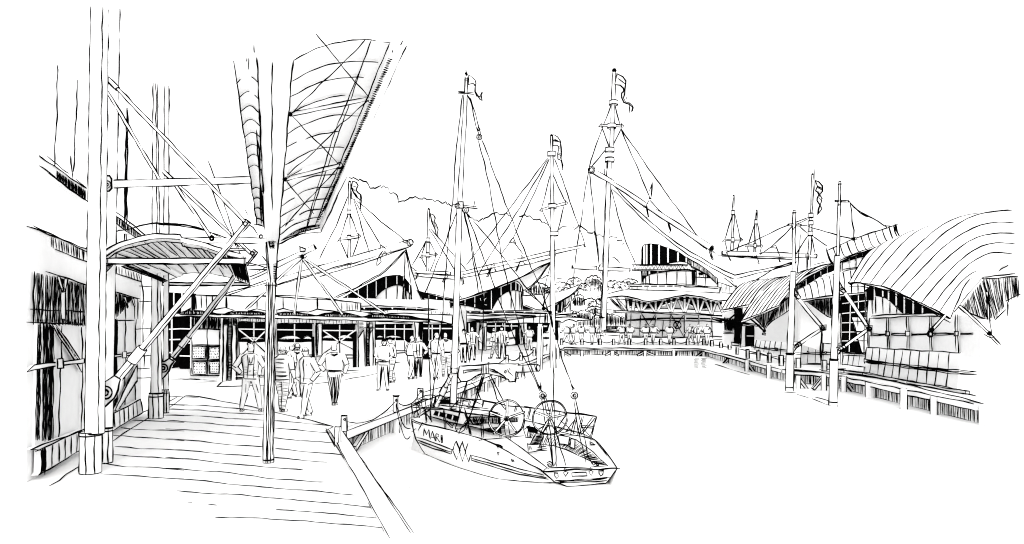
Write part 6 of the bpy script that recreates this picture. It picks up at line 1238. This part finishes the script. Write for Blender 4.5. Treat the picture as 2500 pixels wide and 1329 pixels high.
    if fing and Z<45:
        for s_,sg in (('l',-1),('r',1)):
            d=(J['han'+s_]-J['wri'+s_]).normalized(); sd=d.cross(Rv).normalized(); n2=d.cross(sd)
            for k_,ln_ in enumerate((.034,.040,.042,.038)):
                a=J['han'+s_]+sd*(k_-1.5)*.009*Hh; m_=a+d*ln_*.55*Hh; e=m_+(d*.8+n2*.5*sg)*ln_*.5*Hh
                b.tube(a,m_,.0052*Hh,.0046*Hh,5,0,''); b.tube(m_,e,.0046*Hh,.0036*Hh,5,0,'')
            a=J['wri'+s_].lerp(J['han'+s_],.5)-sd*.015*Hh; b.tube(a,a+(d*.6-sd*.8)*.028*Hh,.006*Hh,.0045*Hh,5,0,'')
            b.ln([J['han'+s_]+pr*.018*Hh,J['han'+s_]+d*.045*Hh,J['han'+s_]-pr*.016*Hh,J['wri'+s_]-pr*.015*Hh],lw*.85,.5)
    # clothes
    def rings(spec,nm,lab=None,hem=True):
        s=M(nm,T,lab); rows=[]; L_=[];R2_=[]
        for (c,a,bb) in spec:
            o=q(sw*min(1,max(0,(c-.5)/.24)),0,c); r=[o+Rv*math.cos(t)*a*Hh*wide+Fv*math.sin(t)*bb*Hh for t in [6.2832*i/12 for i in range(13)]]; rows.append(r)
            ex=math.sqrt((a*wide*pr.dot(Rv))**2+(bb*pr.dot(Fv))**2)*Hh; L_.append(o-pr*ex); R2_.append(o+pr*ex)
        s.grid(rows); s.ln(L_,lw); s.ln(R2_,lw)
        if hem: s.ln([p-view*.0 for p in rows[0]],lw*.9,.6)
        s.ln(rows[-1],lw*.8,.4); return s,rows,L_,R2_
    sp=[(.485,.098,.075),(.56,.094,.07),(.66,.103,.075),(.75,.115,.078),(.80,.118,.068),(.835,.08,.05),(.855,.042,.036)]
    if cut=='box': sp=[(.565,.112,.08),(.64,.122,.08),(.74,.13,.08),(.80,.128,.07),(.83,.1,.05),(.845,.045,.036)]
    if cut=='round': sp=[(.55,.095,.08),(.60,.125,.095),(.68,.135,.1),(.76,.125,.09),(.82,.085,.06),(.85,.042,.036)]
    s,rows,L_,R2_=rings(sp,'shirt',shirt[1] if shirt and len(shirt)>1 else None)
    for s_ in 'lr':
        s.tube(J['sho'+s_],J['elb'+s_],.043*Hh,.034*Hh,8,lw,'b')
        if not short: s.tube(J['elb'+s_],J['wri'+s_],.034*Hh,.026*Hh,8,lw,'b')
        else: b.ln([J['elb'+s_]+pr*.026*Hh,J['wri'+s_]+pr*.018*Hh],lw,.5); b.ln([J['elb'+s_]-pr*.026*Hh,J['wri'+s_]-pr*.018*Hh],lw,.5)
    fw=-view*.085*Hh
    def tors(c,t): # point on the visible side of the torso
        o=q(0,0,c); return o+pr*t*.085*Hh*wide+fw*(1-.5*t*t)
    st_=shirt[0] if shirt else None
    if st_=='stripes':
        for c in (.54,.60,.66,.73,.785): s.ln([tors(c+.006*math.sin(c*90+t),t) for t in (-1,-.5,0,.5,1)],lw*.9,.6)
    if st_=='band':
        for c in (.58,.55): s.ln([tors(c,t) for t in (-1,-.5,0,.5,1)],lw,.6)
        s.hatch([tors(.58,-1),tors(.58,0),tors(.58,1)],[tors(.54,-1),tors(.535,0),tors(.54,1)],9,lw,.2)
    if st_=='bib':
        for t in ((-.5,.84,-.45,.70,-.5,.5),(.5,.84,.45,.70,.5,.5)): s.ln([tors(t[1],t[0]),tors(t[3],t[2]),tors(t[5],t[4])],lw)
        s.ln([tors(.8,-.28),tors(.73,-.2),tors(.715,0),tors(.73,.2),tors(.8,.28)],lw); s.ln([tors(.7,-.45),tors(.695,0),tors(.7,.45)],lw)
        for c in (.66,.62,.58): s.ln([tors(c,-.95),tors(c,-.5)],lw*.9); s.ln([tors(c-.01,.5),tors(c-.01,.95)],lw*.9)
        s.ln([tors(.6,-.3),tors(.605,.1)],lw*.8)
    if st_=='jacket':
        s.ln([tors(.83,-.3),tors(.75,-.45),tors(.6,-.4),tors(.5,-.5)],lw); s.ln([tors(.83,.3),tors(.76,.1),tors(.74,.0),tors(.7,.15)],lw); s.ln([tors(.74,.5),tors(.6,.5),tors(.5,.45)],lw)
    if st_=='pack':
        s.ln([tors(.82,-.5),tors(.5,-.4)],lw); s.ln([tors(.82,.35),tors(.52,.4)],lw); s.ln([tors(.66,-.5),tors(.64,.4)],lw)
    if st_=='plain':
        s.ln([tors(.62,-.7),tors(.6,-.2)],lw*.8); s.ln([tors(.81,-.5),tors(.79,0),tors(.81,.5)],lw*.8)
    if st_=='collar':
        s.ln([tors(.835,-.55),tors(.815,0),tors(.835,.55)],lw); s.ln([tors(.82,-.6),tors(.80,0),tors(.82,.6)],lw); s.ln([tors(.56,-.9),tors(.55,0),tors(.56,.9)],lw)
    if st_=='sash':
        s.ln([tors(.8,.8),tors(.55,-.9)],lw); s.ln([tors(.77,.85),tors(.52,-.85)],lw)
    t_,rw,_,_=rings([(.46,.088,.07),(.5,.094,.072),(.545,.088,.066)],'trousers',trous[1] if trous and len(trous)>1 else None,False)
    for s_ in 'lr':
        t_.tube(J['hip'+s_],J['kne'+s_],.06*Hh,.042*Hh,9,lw,''); t_.tube(J['kne'+s_],J['ank'+s_],.042*Hh,(.01 if far else .026)*Hh,9,lw,'b')
        h_=M('shoe',T); a=J['ank'+s_].copy(); a.z=.02*Hh; c=J['toe'+s_].copy(); c.z=.018*Hh
        h_.tube(a,c,(.01 if far else .024)*Hh,(.008 if far else .017)*Hh,8,lw,'' if far else 'ab'); h_.ln([a-view*.02*Hh,c-view*.015*Hh],lw)
        a,k_,n_=J['hip'+s_],J['kne'+s_],J['ank'+s_]; f1=-view*.055*Hh; f2=-view*.045*Hh; f3=-view*.035*Hh
        tk=trous[0] if trous else None
        if tk=='hatch' or (tk=='hatch1' and s_=='r') :
            t_.hatch([a+f1-pr*.05*Hh,k_+f2-pr*.036*Hh,n_+f3-pr*.025*Hh],[a+f1+pr*.05*Hh,k_+f2+pr*.036*Hh,n_+f3+pr*.025*Hh],11,lw*.85,.2)
        if tk=='pin':
            for u in (-.5,0,.5): t_.ln([a+f1+pr*u*.07*Hh,k_+f2+pr*u*.05*Hh,n_+f3+pr*u*.03*Hh],lw*.9)
        if tk=='dark':
            t_.hatch([a+f1+pr*.02*Hh,k_+f2+pr*.012*Hh],[k_+f2+pr*.04*Hh,n_+f3+pr*.028*Hh],9,lw*1.3,.1)
        if tk=='shorts':
            t_.ring(k_,.056*Hh,(0,0,1),lw)
        if tk in (None,'plain'): t_.ln([a.lerp(k_,.4)+f1,k_+f2+pr*.01*Hh],lw*.8)
    # hair or hat
    hm=M('hair' if not hat else 'hat',T)
    cap=[]
    for j in range(5):
        t=j/4*1.5; cap.append([hc+V((0,0,.008*Hh))+(Rv*math.cos(u)*.9+Fv*(math.sin(u)*.98-.1))*hr*1.06*math.sin(t)+V((0,0,math.cos(t)*hr*1.22)) for u in [6.2832*i/10 for i in range(11)]])
    hm.grid(cap,K if hair=='black' else W)
    vis=[p for p in cap[-1] if (p-hc).dot(view)<.01*Hh]
    if hair!='black' and len(vis)>2 and Fv.dot(view)<0: hm.ln(vis,lw*.8,.8)
    if hair!='black' and Fv.dot(view)>=0: hm.ln([hc-pr*hr*.75-view*hr*.6-V((0,0,.75*hr)),hc-view*hr-V((0,0,.85*hr)),hc+pr*hr*.75-view*hr*.6-V((0,0,.75*hr))],lw*.8,.8)
    if hat: hm.ln([hc-pr*hr*1.15-V((0,0,hr*.1)),hc-view*hr*1.1-V((0,0,hr*.3)),hc+pr*hr*1.15-V((0,0,hr*.1))],lw)
    if hair in ('line','bun') :
        for u in range(4): hm.ln([hc+pr*(-.6+.4*u)*hr-view*hr*.75+V((0,0,.75*hr)),hc+pr*(-.7+.45*u)*hr-view*hr*.95+V((0,0,.2*hr))],lw*.8)
    if hair=='bun': hm.ball(hc+V((0,0,hr*1.2))-Rv*hr*.5,hr*.45); hm.ring(hc+V((0,0,hr*1.2))-Rv*hr*.5-view*hr*.3,hr*.45,view,lw)
    if hair=='black': pass
    if bag:
        g=M('shoulder_bag',None,bag[0],'bag'); c=q(*bag[1]); w2=bag[2]*Hh
        g.beam(c-V((0,0,w2*.6)),c+V((0,0,w2*.6)),w2*1.2,w2*.5,V((0,1,0)),lw,over=1); g.ln([c+V((0,0,w2*.6))-pr*w2*.5,J['sho'+bag[3]]-view*.05*Hh,c+V((0,0,w2*.6))+pr*w2*.5],lw)
    return T
PI=math.pi
NP='people strolling on the left quay'
person(612,839,1006,'person in dungarees seen from behind, hands at the hips, left of the central column',0.,(.02,.0),.085,('hip','hip'),0,('bib','dungaree top over striped shirt'),None,'bun',NP,1.05)
person(689,842,1006,'person in striped shirt and banded trousers just right of the central column',-.2,(.02,-.02),-.03,('hip','down'),0,('stripes','striped shirt'),('hatch','banded trousers'),'line',NP,1.1,hat=True)
person(708,838,972,'person mostly hidden between the striped walker and the person in the open jacket',-.9,(.14,-.1),.02,('down','front'),.05,('plain',),('plain',),'line',NP,1.)
person(726,838,966,'person with round cap standing behind the person in the open jacket',.1,(0,0),.02,('down','down'),0,('collar',),('plain',),'line',NP,.95,hat=True)
person(748,846,1018,'person in open jacket facing left near the boardwalk, nearest the kerb',PI*.8,(.12,-.14),.02,('pocket','hip'),0,('jacket','open jacket'),('plain',),'line',NP,1.1)
person(816,838,990,'lone walker in pale boxy shirt and striped trousers tapering to the feet',0,(-.01,.0),-.045,('hip','pocket'),0,('collar','pale boxy shirt'),('pin','striped trousers'),'line',NP,1.15,cut='box')
person(936,826,953,'person in singlet with folded arms facing the viewer, shoes turned out',PI,(.02,.02),.03,('front','front'),0,('band','singlet with banded hem'),('dark','trousers with dark side creases'),'black',NP,1.05,True)
person(958,822,935,'person in rounded pale top and dark scribbled trousers, right of the person in singlet',PI*.6,(.05,-.05),.0,('front','down'),.1,('plain','rounded pale top'),('hatch','dark scribbled trousers'),'black',NP,1.05,cut='round')
person(1003,820,926,'person in rounded top with dark shoes walking right, left of the person in the vest',-PI*.3,(.1,-.08),.0,('pocket','down'),.08,('plain','rounded top'),('plain',),'line',NP,1.05,cut='round')
person(1021,822,921,'person in vest with straps and striped trousers, right of the walker with dark shoes',0,(0,.02),.0,('hip','hip'),0,('pack','vest with straps'),('pin','striped trousers'),'line',NP,1.0)
person(1064,812,927,'tall person in pale untucked shirt with long slim legs, left of the boat mast',-.5,(.1,-.12),-.01,('down','pocket'),0,('plain','pale untucked shirt'),('plain',),'line',NP,1.05,cut='box')
person(1089,812,920,'tall person in boxy shirt with one hatched trouser leg beside the boat mast',0,(.03,-.03),.01,('down','out'),0,('collar','boxy pale shirt'),('hatch','hatched trousers'),'line',NP,1.1,cut='box')
person(1132,803,886,'person in boxy top and striped shorts with long thin legs, right of the boat mast',0,(.08,-.08),.0,('out','down'),0,('band','boxy top'),('dark',),'black',NP,1.05,cut='box')
person(1152,799,880,'slim person with pack straps and scribbled trousers, in the black doorway',0,(.06,-.06),.02,('out','out'),0,('pack','top with pack straps'),('dark','scribbled trousers'),'line',NP,1.0)
person(1209,801,876,'person with bulky round pack walking left in front of the counter window',PI*.4,(.12,-.12),.0,('out','down'),.1,('plain','bulky round pack top'),('hatch',),'line',NP,1.1,cut='round')
person(1226,796,877,'person in long coat with strap, right of the person with the bulky round pack',0,(.05,-.05),.02,('down','down'),0,('jacket','long coat with strap'),('dark',),'black',NP,1.05)
person(1293,796,856,'person with pale puffy top beside the verandah column',.3,(.08,-.06),.0,('out','front'),.1,('plain','pale puffy top'),('plain',),'line',NP,1.1,cut='round')
FP='walkers on the far quay'
for x,l,yw,stn,w_,sh,lean in ((1384,'leftmost far walker in broad coat right of the tall mast',.3,.14,1.3,'plain',.1),(1399,'far walker in boxy coat, second from the left',-.4,.12,1.3,'plain',.1),(1419,'far walker in short square top, third from the left',0,.08,1.,'collar',0),(1446,'far walker in long pale coat left of the leaning mast',.5,.15,1.2,'plain',.15),(1461,'far walker close to the foot of the leaning mast',-.5,.14,1.1,'jacket',.2),(1519,'far walker with round back, left one of the pair right of the slatted bench',.2,.08,1.25,'plain',.1),(1537,'far walker with round back, right one of the pair right of the slatted bench',-.2,.1,1.3,'plain',.05),(1577,'far walker in wide shawl, left one of the middle couple',.3,.16,1.4,'collar',0),(1594,'far walker in puffy coat, right one of the middle couple',-.3,.16,1.4,'plain',.1),(1635,'lone far walker in square top below the small pavilion panel',.1,.12,1.3,'collar',0),(1687,'far walker in wide top, left one of the group of three',.3,.1,1.35,'pack',.1),(1704,'far walker stooping in the middle of the group of three',-.4,.18,1.3,'jacket',.3),(1727,'far walker with diagonal sash, right one of the group of three',.2,.14,1.35,'sash',.05)):
    A=RND.random()<.5; person(x,790,842 if x<1700 else 844,l,yw*(2.4 if A else 1.),(stn*1.6,-stn*1.4) if A else (.04,-.03),(.03 if A else -.05),(RND.choice(['out','front','hip']),RND.choice(['front','pocket','hip'])),lean,(sh,),('none',),'black',FP,w_*1.08,fing=False,far=True,cut=RND.choice(['box','round','box']))
s=M('slatted_bench',None,'slatted bench on the far quay between the leaning mast and the walkers','bench'); q=Zp(69.)
s.pan(q,R4('765 925 905 930 905 955 765 955'),.2,edge=2.2); s.hatch(on(q,R4('765 928 905 932'),.02),on(q,R4('765 953 905 955'),.02),22,2.2,.1); s.pan(q,R4('765 965 905 968 905 990 765 988'),.5,.1,edge=2.2); s.seg(q,R4,'765 975 905 978/770 1010 920 1020/765 985 780 1010',2.,.2)
finish()
